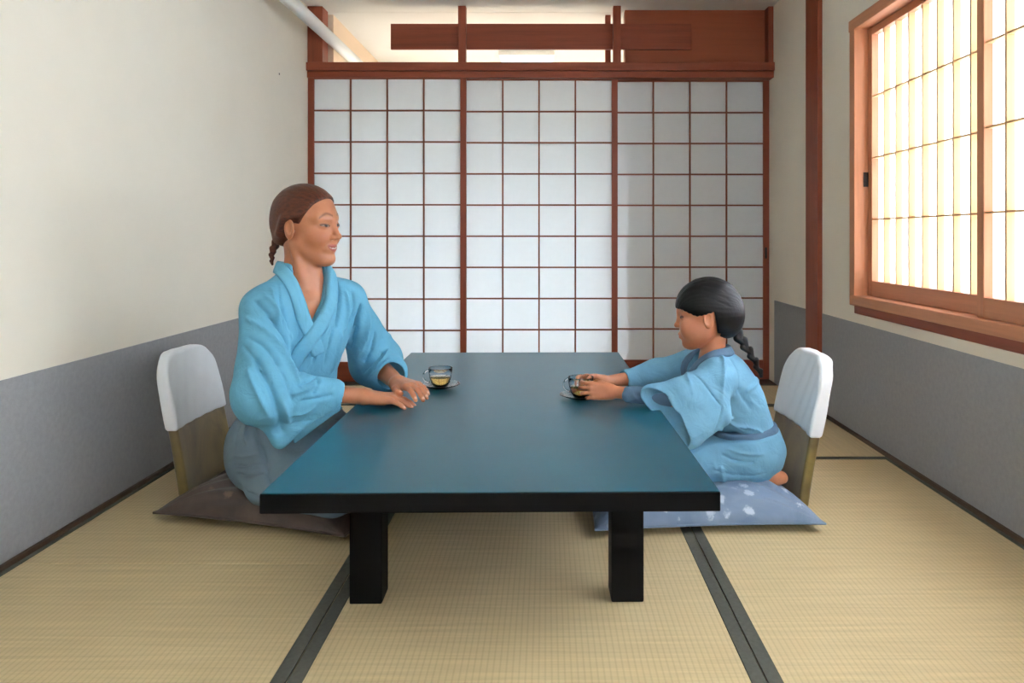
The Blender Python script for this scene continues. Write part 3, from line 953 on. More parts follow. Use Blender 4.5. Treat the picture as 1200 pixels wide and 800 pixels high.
def head_tones(q, base, lip, child=False):
    """skin colour with lips, brows, lashes and eyes"""
    n = len(q)
    col = np.tile(np.array(base[:3]), (n, 1))
    x, y, z = q[:, 0], np.abs(q[:, 1]), q[:, 2]
    def lay(mask, c):
        m_ = np.clip(mask, 0, 1)[:, None]
        col[:] = col * (1 - m_) + np.array(c[:3]) * m_
    front = x > 0.03
    blush = np.exp(-(((z + 0.035) / 0.022) ** 2 + ((y - 0.045) / 0.02) ** 2)) * front
    lay(0.28 * blush, mul(base, 1.0)[:1] + (base[1] * 0.72, base[2] * 0.66))
    mz = -0.067 if child else -0.0665
    mw = 0.017 if child else 0.0255
    curve = 0 if child else 0.012 * (y / 0.024) ** 2
    lipm = ((y / mw) ** 2 + ((z - mz - curve * 0.5) / (0.0105 if child else 0.0112)) ** 2)
    lay(np.clip((1.1 - lipm) * 3, 0, 1) * (x > 0.066), lip)
    if not child:
        gap = ((y / 0.019) ** 2 + ((z + 0.0680 - curve * 0.55) / 0.0019) ** 2)
        lay(np.clip((1.15 - gap) * 4, 0, 1) * (x > 0.07), srgb(224, 212, 200))
    # brow
    by = 0.0285 + 0.0075 * np.sin(np.clip((y - 0.010) / 0.042, 0, 1) * math.pi) - 0.006 * np.clip((y - 0.03) / 0.02, 0, 1)
    brow = np.exp(-((z - by - 0.001) / 0.0034) ** 2) * (y > 0.011) * (y < 0.052) * (x > 0.03)
    if child:
        brow *= 0.5
    lay(0.7 * brow, srgb(66, 38, 27))
    # eye
    ez = 0.0005 + 0.0015 * (y - 0.032) / 0.015
    ue = (y - 0.0315) / 0.0150
    hgt = 0.0030 * np.sqrt(np.clip(1 - ue ** 2, 0, 1)) + 1e-5
    eye = (np.abs(ue) < 1) * (np.abs(z - ez) < hgt) * (x > 0.05)
    lay(eye * 0.8, srgb(180, 158, 142))
    lay(eye * (np.abs(y - 0.0315) < 0.0078), srgb(26, 15, 11))
    lash = np.exp(-((z - ez - hgt - 0.0008) / 0.0021) ** 2) * (np.abs(ue) < 1.08) * (x > 0.045)
    lay(0.95 * lash, srgb(24, 14, 11))
    low = np.exp(-((z - ez + hgt + 0.0006) / 0.0012) ** 2) * (np.abs(ue) < 1.0) * (x > 0.045)
    lay(0.5 * low, srgb(70, 40, 28))
    # nostril, ear hollow
    return col

def paint(me, cols):
    at = me.color_attributes.new('tone', 'FLOAT_COLOR', 'POINT')
    buf = np.ones((len(cols), 4), np.float32); buf[:, :3] = cols
    at.data.foreach_set('color', buf.ravel())

# ---- hands -------------------------------------------------------------
def hand_parts(w, f, u, s, L=1.0, curls=((8, 12, 8),) * 4, spread=(6, 1, -4, -9), thumb=((0.026, 0.024, -0.004), (0.052, 0.044, -0.008), (0.075, 0.052, -0.012), (0.094, 0.050, -0.016))):
    w = np.asarray(w, np.float32); f = unit(f); u = unit(u - f * float(np.dot(u, f))); s_ = np.cross(u, f)
    s = s_ if float(np.dot(s_, s)) > 0 else -s_
    at = lambda a, b, c: w + (f * a + s * b + u * c) * L
    kn = [(0.089, 0.0285, 0.002), (0.094, 0.009, 0.004), (0.089, -0.0105, 0.003), (0.080, -0.0285, 0.0)]
    ln = [0.070, 0.078, 0.072, 0.056]
    palm = []
    for i, k in enumerate(kn):
        palm.append((at(0.004, k[1] * 0.55, 0), at(*k), 0.0175 * L, (0.0112 - 0.0008 * (i == 3)) * L))
    palm.append((at(0.015, 0.014, -0.004), at(0.055, 0.030, -0.007), 0.016 * L, 0.012 * L))
    palm.append((at(0.012, -0.014, -0.004), at(0.065, -0.024, -0.006), 0.015 * L, 0.011 * L))
    fingers = []
    for i, k in enumerate(kn):
        sp = math.radians(spread[i])
        d0 = f * math.cos(sp) + s * math.sin(sp)
        p = at(*k); pts = [p]; ang = 0.0
        for j, frac in enumerate((0.44, 0.31, 0.25)):
            ang += math.radians(curls[i][j])
            dd = d0 * math.cos(ang) - u * math.sin(ang)
            p = p + dd * (ln[i] * frac * L); pts.append(p)
        r0 = (0.0094, 0.0096, 0.0092, 0.0082)[i] * L
        fingers.append((pts, [r0, r0 * 0.93, r0 * 0.86, r0 * 0.70]))
    fingers.append(([at(*p) for p in thumb], [0.0130 * L, 0.0112 * L, 0.0100 * L, 0.0078 * L]))
    cen = at(0.07, 0, 0)
    def g(P):
        if far_from(P, cen, 0.20):
            return np.full(len(P), 1.0, np.float32)
        d = None
        for a, b, ra, rb in palm:
            e = cap(P, a, b, ra, rb)
            d = e if d is None else smin(d, e, 0.012 * L)
        fg = None
        for pts, rs in fingers:
            e = chain(P, pts, rs, 0.004 * L)
            fg = e if fg is None else np.minimum(fg, e)
        return smin(d, fg, 0.008 * L)
    tips = [(np.asarray(p[-1]), unit(np.asarray(p[-1]) - np.asarray(p[-2])), r[-1]) for p, r in fingers]
    return g, tips, u

def limb(P, pts, rs, k=0.02):
    pts = np.asarray(pts, np.float32)
    c = pts.mean(0); r = float(np.linalg.norm(pts - c, axis=1).max()) + 0.15
    if far_from(P, c, r):
        return np.full(len(P), 1.0, np.float32)
    return chain(P, pts, rs, k)

# ======================================================================= the woman
W_ROOT = V(-0.84, 2.38, 0.075)
WH_C = V(-0.722, 2.285, 0.868)                   # head centre
WH_R = frame((math.cos(math.radians(17)), -math.sin(math.radians(17)), -0.04), math.radians(2))
W_T = frame((0.72, -0.694, 0.0))                 # torso facing
Ft, Lt = W_T[:, 0], W_T[:, 1]
NK = V(-0.742, 2.292, 0.700)
def wt(f, l, z):                                  # torso coordinates -> room
    return V(NK[0], NK[1], 0) + Ft * f + Lt * l + V(0, 0, z)
SH_R, SH_L = V(-0.818, 2.178, 0.622), V(-0.642, 2.405, 0.628)
EL_R, WR_R = V(-0.775, 2.075, 0.392), V(-0.535, 2.195, 0.3655)
EL_L, WR_L = V(-0.585, 2.55, 0.405), V(-0.458, 2.315, 0.3745)

handR, tipsR, uR = hand_parts(WR_R, (0.965, 0.20, -0.13), V(0.12, 0.0, 1.0), V(0, 1, 0), 0.93,
                              ((10, 16, 12), (9, 14, 10), (9, 14, 10), (8, 14, 10)), (7, 1, -5, -12))
handL, tipsL, uL = hand_parts(WR_L + V(0, 0, 0.006), (0.70, -0.70, 0.03), V(0.05, -0.05, 1.0), V(-1, -1, 0), 0.93,
                              ((16, 22, 12), (16, 22, 12), (15, 22, 12), (14, 20, 12)), (3, 2, 1, -3))

def torso_w(P, g=0.0):
    d = ell(P, wt(-0.072, -0.005, 0.20), (0.120 + g, 0.158 + g, 0.125 + g), W_T)
    d = smin(d, ell(P, wt(-0.055, -0.005, 0.37), (0.100 + g, 0.140 + g, 0.15 + g), W_T), 0.07)
    d = smin(d, ell(P, wt(-0.006, 0.0, 0.545), (0.103 + g, 0.152 + g, 0.145 + g), W_T), 0.07)
    d = smin(d, cap(P, SH_R + V(0.015, 0.02, -0.005), SH_L + V(-0.015, -0.02, -0.005), 0.058 + g), 0.05)
    d = smin(d, cap(P, wt(-0.012, 0.030, 0.690), SH_L, 0.050 + g, 0.055 + g), 0.04)
    d = smin(d, cap(P, wt(-0.012, -0.030, 0.690), SH_R, 0.050 + g, 0.055 + g), 0.04)
    return d

def neck_w(P, g=0.0):
    top = WH_C + WH_R @ V(-0.034, 0, -0.045)
    d = cap(P, top, NK + V(0.0, 0, 0.02), 0.046 + g, 0.050 + g)
    return smin(d, cap(P, NK + V(0, 0, 0.02), NK + V(0, 0, -0.06), 0.050 + g, 0.075 + g), 0.03)

def body_w(P):
    d = torso_w(P, -0.021)
    d = smin(d, neck_w(P), 0.03)
    q = (P - WH_C) @ WH_R
    if not far_from(P, WH_C, 0.2):
        d = smin(d, head_sdf(q), 0.015)
    # sterno-mastoid cords
    for s in (-1, 1):
        a = WH_C + WH_R @ V(-0.018, s * 0.058, -0.055)
        d = smin(d, cap(P, a, wt(0.045, s * 0.016, 0.685), 0.011, 0.009), 0.014)
    d = smin(d, limb(P, [SH_R, EL_R + V(0.022, 0.030, 0.010), WR_R], [0.030, 0.025, 0.0235]), 0.02)
    d = smin(d, limb(P, [SH_L, EL_L, WR_L + V(0, 0, 0.006)], [0.042, 0.036, 0.0235]), 0.02)
    d = smin(d, handR(P), 0.012)
    d = smin(d, handL(P), 0.010) if False else np.minimum(d, smin(handL(P), limb(P, [EL_L, WR_L + V(0, 0, 0.006)], [0.036, 0.0235]), 0.012))
    # folded legs
    d = smin(d, limb(P, [(-0.87, 2.30, 0.20), (-0.54, 2.17, 0.165)], [0.070, 0.055]), 0.03)
    d = smin(d, limb(P, [(-0.84, 2.46, 0.20), (-0.50, 2.40, 0.165)], [0.070, 0.055]), 0.03)
    d = smin(d, limb(P, [(-0.54, 2.17, 0.155), (-0.84, 2.31, 0.125)], [0.05, 0.035]), 0.02)
    d = smin(d, limb(P, [(-0.50, 2.40, 0.155), (-0.84, 2.43, 0.125)], [0.05, 0.035]), 0.02)
    return d

woman = tag(empty('person', tuple(float(x) for x in W_ROOT)), 'person with tied brown hair in a blue robe, hands resting on the table', 'person')
me, vv = sdf_mesh('body', body_w, (-1.02, 1.98, 0.07), (-0.25, 2.68, 1.02), 0.0026, 1)
q = (vv - WH_C) @ WH_R
SK_W = srgb(194, 128, 92)
cols = head_tones(q, SK_W, srgb(166, 88, 72))
isbody = (vv[:, 2] < 0.72)
cols[isbody] = SK_W[:3]
for tips, u_ in ((tipsR, uR), (tipsL, uL)):
    for tp_, dr_, r_ in tips:
        dd = np.linalg.norm(vv - (tp_ + u_ * r_ * 0.8 - dr_ * 0.001), axis=1)
        m_ = np.clip((0.0062 - dd) / 0.002, 0, 1)[:, None]
        cols = cols * (1 - m_) + np.array(srgb(226, 176, 150)[:3]) * m_
paint(me, cols)
rebase(me, W_ROOT)
add('body', me, M['skin'], woman)

# robe: bodice with wide sleeves
def sleeve_near_w(P):
    d = chain(P, [SH_R + V(0.0, 0.0, -0.005), EL_R + V(-0.004, 0.0, 0.01)], [0.062, 0.080])
    d = smin(d, cap(P, EL_R + V(0, 0, 0.0), V(-0.615, 2.160, 0.378), 0.078, 0.046), 0.05)
    d = smin(d, tri(P, (-0.800, 2.085, 0.400), (-0.606, 2.150, 0.360), (-0.735, 2.080, 0.262), 0.014), 0.03)
    d = smin(d, tri(P, (-0.840, 2.105, 0.46), (-0.70, 2.12, 0.41), (-0.742, 2.085, 0.275), 0.018), 0.04)
    d = np.minimum(d, tri(P, (-0.745, 2.125, 0.36), (-0.578, 2.190, 0.350), (-0.712, 2.128, 0.250), 0.006))
    return d
def sleeve_far_w(P):
    d = chain(P, [SH_L + V(0.0, 0.0, -0.005), EL_L + V(0.012, -0.01, 0.015)], [0.058, 0.078])
    d = smin(d, cap(P, EL_L, V(-0.508, 2.43, 0.392), 0.078, 0.058), 0.05)
    d = smin(d, tri(P, (-0.56, 2.52, 0.41), (-0.50, 2.41, 0.392), (-0.535, 2.47, 0.37), 0.040), 0.03)
    return d
def robe_base_w(P):
    d = torso_w(P, 0.0)
    d = smin(d, smin(neck_w(P, 0.010), np.full(len(P), 0.5, np.float32), 0.01), 0.02)
    d = smax(d, P[:, 2] - 0.755 - 0.15 * ((P - NK) @ Lt) * 0, 0.01)
    d = smin(d, sleeve_near_w(P), 0.035)
    d = smin(d, sleeve_far_w(P), 0.035)
    return d
hitW = lambda pts: [view_ray_hit(robe_base_w, *p) for p in pts]
folds_w = [
    (hitW([(297, 352), (318, 372), (338, 402), (350, 432)]), -0.011, 0.012),
    (hitW([(288, 372), (312, 388), (332, 412), (345, 438)]), 0.008, 0.012),
    (hitW([(290, 396), (312, 408), (330, 430)]), -0.007, 0.010),
    (hitW([(325, 330), (328, 352), (334, 372), (340, 392)]), -0.007, 0.009),
    (hitW([(317, 336), (322, 356), (328, 376)]), 0.006, 0.009),
    (hitW([(348, 452), (362, 446), (372, 440)]), -0.008, 0.008),
    (hitW([(340, 462), (356, 458), (374, 450)]), 0.008, 0.010),
    (hitW([(366, 462), (371, 452), (372, 443)]), -0.006, 0.007),
    (hitW([(300, 420), (316, 450), (326, 480), (331, 510)]), -0.010, 0.014),
    (hitW([(290, 430), (302, 460), (318, 490)]), 0.008, 0.014),
    (hitW([(330, 470), (338, 492), (342, 512)]), 0.006, 0.012),
    (hitW([(388, 322), (396, 338), (398, 360), (394, 384)]), -0.010, 0.008),
    (hitW([(380, 326), (388, 346), (386, 372), (376, 400), (370, 420)]), 0.006, 0.008),
    (hitW([(374, 400), (366, 426)]), -0.006, 0.007),
    (hitW([(392, 380), (386, 402), (380, 428)]), -0.006, 0.007),
    (hitW([(400, 388), (396, 410), (388, 436)]), 0.007, 0.009),
    (hitW([(424, 356), (418, 380), (410, 410)]), -0.012, 0.012),
    (hitW([(432, 366), (430, 392), (420, 418)]), 0.008, 0.012),
    (hitW([(448, 412), (436, 424), (424, 438)]), -0.008, 0.010),
    (hitW([(455, 422), (444, 434), (432, 446)]), 0.007, 0.010),
    (hitW([(440, 350), (446, 376), (452, 400)]), 0.005, 0.012),
    (hitW([(306, 342), (328, 368), (342, 398)]), 0.005, 0.008),
    (hitW([(284, 404), (300, 424), (310, 446)]), -0.006, 0.009),
    (hitW([(352, 470), (368, 468), (390, 462)]), -0.006, 0.008),
    (hitW([(340, 486), (354, 484), (370, 476)]), 0.004, 0.009),
    (hitW([(336, 418), (346, 440), (354, 458)]), 0.006, 0.009),
    (hitW([(322, 420), (334, 444), (342, 470)]), -0.005, 0.009),
    (hitW([(404, 340), (408, 362), (404, 388)]), 0.005, 0.008),
    (hitW([(412, 342), (414, 366), (408, 392)]), -0.005, 0.008),
    (hitW([(362, 404), (354, 424), (350, 440)]), -0.005, 0.007),
    (hitW([(440, 388), (436, 406), (426, 424)]), -0.006, 0.008),
    (hitW([(456, 408), (450, 420), (440, 432)]), 0.005, 0.008),
]
ffw = fold_field(folds_w, robe_base_w)
def robe_w(P):
    d = robe_base_w(P) - ffw(P)
    d = d + 0.0012 * np.sin(70 * P[:, 0] + 40 * P[:, 2] + 3 * np.sin(25 * P[:, 1])) * np.sin(50 * P[:, 2] - 30 * P[:, 1])
    # neck opening and V front
    r = P - NK
    f_, l_ = r @ Ft, r @ Lt
    z = P[:, 2]
    w = np.clip((z - 0.563) / 0.145, -0.3, 1.0) * 0.052
    ve = np.maximum(np.abs(l_ + 0.022 * np.clip((0.71 - z) / 0.14, 0, 1)) - w, 0.02 - f_)
    d = smax(d, -ve, 0.004)
    d = smax(d, -cap(P, NK + V(0, 0, 0.01), NK + V(-0.004, 0, 0.2), 0.057), 0.004)
    # hollow cuffs
    d = smax(d, -tri(P, (-0.690, 2.110, 0.325), (-0.560, 2.172, 0.350), (-0.690, 2.108, 0.262), 0.011), 0.003)
    d = smax(d, -cap(P, (-0.64, 2.145, 0.372), (-0.55, 2.19, 0.368), 0.036), 0.003)
    d = smax(d, -cap(P, (-0.508, 2.420, 0.392), (-0.455, 2.315, 0.385), 0.042), 0.004)
    # ends at the sash
    d = smax(d, 0.325 - z - 1.5 * np.maximum(0, 0) + 10 * 0, 0.004) if False else d
    low = np.minimum(sleeve_near_w(P), sleeve_far_w(P))
    cut = 0.318 - z
    return smax(d, np.where(low < 0.03, np.minimum(cut, low - 0.0), cut), 0.006)
me, _ = sdf_mesh('robe', robe_w, (-1.02, 1.96, 0.22), (-0.40, 2.70, 0.80), 0.0031, 1)
rebase(me, W_ROOT)
add('robe', me, M['robe_blue'], woman)

# overlapping collar bands
def collar_base_w(P):
    d = smin(torso_w(P, 0.0), neck_w(P, 0.012), 0.03)
    return d
ribbon('collar', collar_base_w, [wt(-0.068, 0.0, 0.725), wt(-0.045, -0.045, 0.735), wt(0.005, -0.066, 0.728), wt(0.05, -0.066, 0.690), wt(0.085, -0.060, 0.640), wt(0.10, -0.046, 0.585), wt(0.105, -0.020, 0.530), wt(0.105, 0.0, 0.48)], 0.040, M['robe_collar'], woman, 0.009)
ribbon('collar', collar_base_w, [wt(-0.068, 0.0, 0.725), wt(-0.045, 0.045, 0.735), wt(0.005, 0.066, 0.728), wt(0.05, 0.062, 0.690), wt(0.085, 0.044, 0.640), wt(0.105, 0.012, 0.585), wt(0.112, -0.032, 0.530), wt(0.110, -0.070, 0.475), wt(0.10, -0.105, 0.42)], 0.042, M['robe_collar'], woman, 0.014)

# dark sash and grey lower robe
def sash_w(P):
    d = torso_w(P, 0.010)
    return smax(d, np.abs(P[:, 2] - 0.335 - 0.05 * ((P - NK) @ Ft)) - 0.028, 0.006)
me, _ = sdf_mesh('sash', sash_w, (-1.02, 2.05, 0.27), (-0.55, 2.65, 0.42), 0.004, 1)
rebase(me, W_ROOT)
add('sash', me, M['sash_black'], woman)

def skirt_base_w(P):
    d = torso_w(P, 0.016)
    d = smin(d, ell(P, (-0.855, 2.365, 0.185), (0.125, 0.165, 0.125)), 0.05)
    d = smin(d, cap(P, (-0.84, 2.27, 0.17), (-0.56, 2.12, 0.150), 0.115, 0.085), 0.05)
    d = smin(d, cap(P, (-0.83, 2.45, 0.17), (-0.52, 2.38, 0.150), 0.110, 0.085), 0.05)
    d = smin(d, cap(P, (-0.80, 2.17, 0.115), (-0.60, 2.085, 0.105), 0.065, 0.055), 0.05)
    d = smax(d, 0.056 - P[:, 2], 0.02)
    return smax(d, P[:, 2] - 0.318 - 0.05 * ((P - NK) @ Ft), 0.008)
hitS = lambda pts: [view_ray_hit(skirt_base_w, *p) for p in pts]
ffs = fold_field([
    (hitS([(272, 546), (286, 546), (308, 541)]), -0.007, 0.007),
    (hitS([(276, 556), (290, 558), (312, 554)]), -0.007, 0.007),
    (hitS([(272, 534), (290, 535), (308, 531)]), 0.005, 0.008),
    (hitS([(284, 482), (278, 504), (274, 526)]), -0.007, 0.008),
    (hitS([(292, 488), (288, 506), (290, 520)]), 0.008, 0.008),
    (hitS([(296, 490), (300, 512), (310, 540), (316, 570)]), -0.008, 0.009),
    (hitS([(306, 488), (316, 510), (330, 530)]), 0.006, 0.012),
    (hitS([(280, 568), (300, 582), (308, 592)]), -0.006, 0.008),
    (hitS([(310, 604), (335, 606), (360, 604)]), 0.006, 0.008),
], skirt_base_w)
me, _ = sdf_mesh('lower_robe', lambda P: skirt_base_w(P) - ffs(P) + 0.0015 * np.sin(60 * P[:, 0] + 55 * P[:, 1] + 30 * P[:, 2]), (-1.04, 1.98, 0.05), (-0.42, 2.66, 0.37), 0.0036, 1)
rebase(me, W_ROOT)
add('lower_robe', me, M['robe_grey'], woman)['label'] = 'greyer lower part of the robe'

# hair: smooth, drawn back, with a short plait
def hair_w(P):
    q = (P - WH_C) @ WH_R
    ph = np.arctan2(q[:, 1], q[:, 2] + 0.02)
    d = ell(q, (-0.016, 0, 0.029), (0.107, 0.0835, 0.0965))
    d = smin(d, ell(q, (-0.075, 0, -0.015), (0.042, 0.052, 0.055)), 0.03)
    d = d + 0.0004 * np.sin(ph * 61 + 5 * np.sin(q[:, 0] * 23) + 3 * np.sin(ph * 9))
    zl = np.interp(q[:, 0], [-0.12, -0.06, -0.035, -0.030, 0.016, 0.026, 0.050, 0.072, 0.12], [-0.085, -0.075, -0.055, 0.012, 0.004, 0.022, 0.062, 0.088, 0.120])
    d = smax(d, (zl - q[:, 2]) * 0.6, 0.006)
    for s in (-1, 1):   # strands sweeping over and behind the ear
        d = smin(d, chain(q, [(0.010, s * 0.074, 0.030), (-0.030, s * 0.078, 0.018), (-0.052, s * 0.066, -0.025), (-0.088, s * 0.026, -0.045)], [0.010, 0.013, 0.015, 0.016]), 0.012)
    return d
me, _ = sdf_mesh('hair', hair_w, (-0.90, 2.12, 0.72), (-0.56, 2.46, 1.02), 0.0026, 1)
rebase(me, W_ROOT)
hr = add('hair', me, M['brown_hair'], woman)
def plait(name, pts, r0, r1, mat, parent, origin, n=9):
    path = smooth_path(pts, n + 1)
    def f(P):
        d = None
        for i in range(n):
            c = (path[i] + path[i + 1]) / 2
            tdir = unit(path[i + 1] - path[i])
            sidev = unit(np.cross(tdir, V(0, 1, 0)))
            r = r0 + (r1 - r0) * i / (n - 1)
            s = 1 if i % 2 else -1
            a = c - tdir * r * 0.9 + sidev * (s * r * 0.55) + V(0, -0.2 * r, 0)
            b = c + tdir * r * 0.9 - sidev * (s * r * 0.15) + V(0, -0.2 * r, 0)
            e = cap(P, a, b, r * 0.78, r * 0.62)
            e = np.minimum(e, cap(P, c - tdir * r, c + tdir * r, r * 0.6))
            d = e if d is None else np.minimum(d, e)
        return d
    lo, hi = path.min(0) - 0.03, path.max(0) + 0.03
    me, _ = sdf_mesh(name, f, lo, hi, 0.0016, 1, 2.0)
    rebase(me, origin)
    return add(name, me, mat, parent)
plait('plait', [WH_C + WH_R @ V(-0.100, -0.004, -0.042), V(-0.832, 2.300, 0.800), V(-0.838, 2.296, 0.775), V(-0.836, 2.292, 0.750)], 0.0135, 0.006, M['brown_hair'], woman, W_ROOT)

# ======================================================================= the girl
G_ROOT = V(0.60, 2.38, 0.075)
GH_C = V(0.492, 2.350, 0.588)
GS = 0.87
GH_R = frame((-0.985, 0.12, -0.10), math.radians(0))
G_T = frame((-0.97, 0.05, 0.0))
GF, GL = G_T[:, 0], G_T[:, 1]
GN = V(0.522, 2.352, 0.455)
GS_N, GS_F = V(0.512, 2.245, 0.410), V(0.470, 2.455, 0.410)      # near (left) and far (right) shoulders
GE_N, GW_N = V(0.375, 2.196, 0.360), V(0.200, 2.268, 0.3640)
GE_F, GW_F = V(0.365, 2.500, 0.372), V(0.188, 2.402, 0.3680)
# both hands close on the cup
gh_n, tipsN, uN = hand_parts(GW_N, unit(V(-0.98, 0.17, 0.02)), V(-0.25, -1.0, 0.25), V(0, 0, 1), 0.70,
                             ((10, 34, 30), (12, 36, 32), (12, 38, 34), (14, 40, 34)), (4, 1, -3, -8),
                             ((0.020, 0.022, -0.006), (0.050, 0.036, -0.016), (0.074, 0.040, -0.030), (0.092, 0.036, -0.044)))
gh_f, tipsF, uF = hand_parts(GW_F, unit(V(-0.98, -0.18, 0.02)), V(-0.25, 1.0, 0.25), V(0, 0, 1), 0.70,
                             ((10, 34, 30), (12, 36, 32), (12, 38, 34), (14, 40, 34)), (4, 1, -3, -8),
                             ((0.020, 0.022, -0.006), (0.050, 0.036, -0.016), (0.074, 0.040, -0.030), (0.092, 0.036, -0.044)))

def torso_g(P, g=0.0):
    d = ell(P, (0.628, 2.365, 0.175), (0.098 + g, 0.118 + g, 0.095 + g))
    d = smin(d, ell(P, (0.612, 2.362, 0.275), (0.084 + g, 0.105 + g, 0.11 + g)), 0.06)
    d = smin(d, ell(P, (0.560, 2.355, 0.370), (0.086 + g, 0.108 + g, 0.100 + g)), 0.06)
    d = smin(d, cap(P, GS_N + V(0, 0.03, -0.004), GS_F + V(0, -0.03, -0.004), 0.046 + g), 0.05)
    d = smin(d, cap(P, GN + V(0.012, -0.02, -0.028), GS_N, 0.034 + g, 0.042 + g), 0.04)
    d = smin(d, cap(P, GN + V(0.012, 0.02, -0.028), GS_F, 0.034 + g, 0.042 + g), 0.04)
    return d

def neck_g(P, g=0.0):
    top = GH_C + GH_R @ V(-0.030, 0, -0.045)
    return smin(cap(P, top, GN, 0.036 + g, 0.038 + g), cap(P, GN, GN + V(0.01, 0, -0.05), 0.038 + g, 0.055 + g), 0.02)

def body_g(P):
    d = torso_g(P, -0.020)
    d = smin(d, neck_g(P), 0.025)
    if not far_from(P, GH_C, 0.2):
        q = (P - GH_C) @ GH_R / GS
        d = smin(d, head_sdf(q, True) * GS, 0.012)
    d = smin(d, limb(P, [GS_N, GE_N, GW_N], [0.030, 0.022, 0.0180]), 0.015)
    d = smin(d, limb(P, [GS_F, GE_F, GW_F], [0.032, 0.027, 0.0185]), 0.015)
    d = smin(d, gh_n(P), 0.008)
    d = smin(d, gh_f(P), 0.008)
    for s, yk in ((-1, 2.27), (1, 2.45)):
        d = smin(d, limb(P, [(0.60, 2.36 + s * 0.07, 0.165), (0.38, yk, 0.140)], [0.055, 0.042]), 0.02)
        d = smin(d, limb(P, [(0.38, yk, 0.130), (0.62, 2.36 + s * 0.06, 0.105), (0.69, 2.36 + s * 0.075, 0.095)], [0.036, 0.028, 0.024]), 0.02)
        # soles turned up behind the seat
        d = smin(d, limb(P, [(0.690, 2.36 + s * 0.078, 0.105), (0.716, 2.36 + s * 0.072, 0.098)], [0.024, 0.020]), 0.012)
    return d

girl = tag(empty('person', tuple(float(x) for x in G_ROOT)), 'child with a black plait in a light blue robe, holding a tea cup', 'person')
me, vv = sdf_mesh('body', body_g, (0.02, 2.05, 0.06), (0.80, 2.62, 0.72), 0.0024, 1)
q = (vv - GH_C) @ GH_R / GS
SK_G = srgb(204, 134, 98)
cols = head_tones(q, SK_G, srgb(186, 100, 84), True)
cols[vv[:, 2] < 0.46] = SK_G[:3]
paint(me, cols)
rebase(me, G_ROOT)
add('body', me, M['skin'], girl)

def sleeve_near_g(P):
    S, T, Bt, R_ = (0.505, 2.215, 0.395), (0.305, 2.185, 0.372), (0.408, 2.145, 0.262), (0.505, 2.165, 0.315)
    d = tri(P, S, T, Bt, 0.031)
    d = smin(d, tri(P, S, Bt, R_, 0.030), 0.03)
    d = smin(d, cap(P, GS_N, (0.40, 2.185, 0.365), 0.050, 0.046), 0.04)
    return d
def sleeve_far_g(P):
    d = chain(P, [GS_F, GE_F, (0.262, 2.445, 0.368)], [0.048, 0.050, 0.031], 0.02)
    return smin(d, tri(P, (0.45, 2.47, 0.40), (0.36, 2.52, 0.37), (0.42, 2.50, 0.30), 0.025), 0.03)
def robe_base_g(P):
    d = torso_g(P, 0.0)
    d = smin(d, neck_g(P, 0.008), 0.02)
    d = smax(d, P[:, 2] - 0.478 + 0.6 * (0.53 - P[:, 0]) * 0 - 0.35 * (P[:, 0] - 0.53), 0.008)
    d = smin(d, sleeve_near_g(P), 0.03)
    d = smin(d, sleeve_far_g(P), 0.03)
    return d
hitG = lambda pts: [view_ray_hit(robe_base_g, *p) for p in pts]
ffg = fold_field([
    (hitG([(812, 438), (830, 456), (846, 476)]), -0.004, 0.004),
    (hitG([(846, 476), (842, 494), (836, 508)]), -0.004, 0.004),
    (hitG([(846, 412), (848, 440), (846, 470)]), 0.005, 0.010),
    (hitG([(856, 420), (866, 450), (880, 480)]), -0.005, 0.010),
    (hitG([(866, 416), (882, 450), (892, 480)]), 0.004, 0.010),
    (hitG([(842, 502), (860, 498), (882, 502), (900, 512)]), 0.007, 0.008),
    (hitG([(838, 512), (858, 508), (880, 512)]), -0.008, 0.008),
    (hitG([(856, 506), (868, 514), (884, 520)]), -0.005, 0.006),
    (hitG([(798, 424), (806, 440), (812, 462)]), 0.004, 0.010),
    (hitG([(784, 462), (792, 482), (806, 504)]), 0.003, 0.012),
], robe_base_g)
def robe_g(P):
    d = robe_base_g(P) - ffg(P)
    d = d + 0.0009 * np.sin(90 * P[:, 0] + 50 * P[:, 2]) * np.sin(60 * P[:, 2] - 40 * P[:, 1] + 1)
    d = smax(d, -cap(P, GN + V(-0.004, 0, 0.0), GN + V(-0.010, 0, 0.2), 0.045), 0.004)
    r = P - GN
    f_, l_ = r @ GF, r @ GL
    w = np.clip((P[:, 2] - 0.38) / 0.09, -0.3, 1) * 0.036
    d = smax(d, -np.maximum(np.abs(l_) - w, 0.015 - f_), 0.004)
    # wide open sleeve end
    d = smax(d, -tri(P, (0.352, 2.172, 0.350), (0.262, 2.150, 0.384), (0.378, 2.112, 0.258), 0.026), 0.003)
    d = smax(d, -cap(P, (0.275, 2.452, 0.368), (0.22, 2.42, 0.367), 0.026), 0.003)
    low = np.minimum(sleeve_near_g(P), sleeve_far_g(P))
    cut = 0.228 - P[:, 2] + 0.1 * (P[:, 0] - 0.6)
    return smax(d, np.where(low < 0.03, np.minimum(cut, low), cut), 0.005)
me, _ = sdf_mesh('robe', robe_g, (0.20, 2.08, 0.19), (0.76, 2.60, 0.53), 0.003, 1)
rebase(me, G_ROOT)
add('robe', me, M['girl_blue'], girl)
ribbon('collar', lambda P: smin(torso_g(P), neck_g(P, 0.010), 0.025), [GN + GF * 0.075 + V(0, 0, -0.10), GN + GF * 0.06 + GL * 0.035 + V(0, 0, -0.04), GN + GF * 0.01 + GL * 0.055 + V(0, 0, 0.002), GN - GF * 0.045 + V(0, 0, 0.018),
       GN + GF * 0.01 - GL * 0.055 + V(0, 0, 0.002), GN + GF * 0.06 - GL * 0.035 + V(0, 0, -0.04), GN + GF * 0.075 + V(0, 0, -0.10)], 0.030, M['girl_grey'], girl, 0.005)
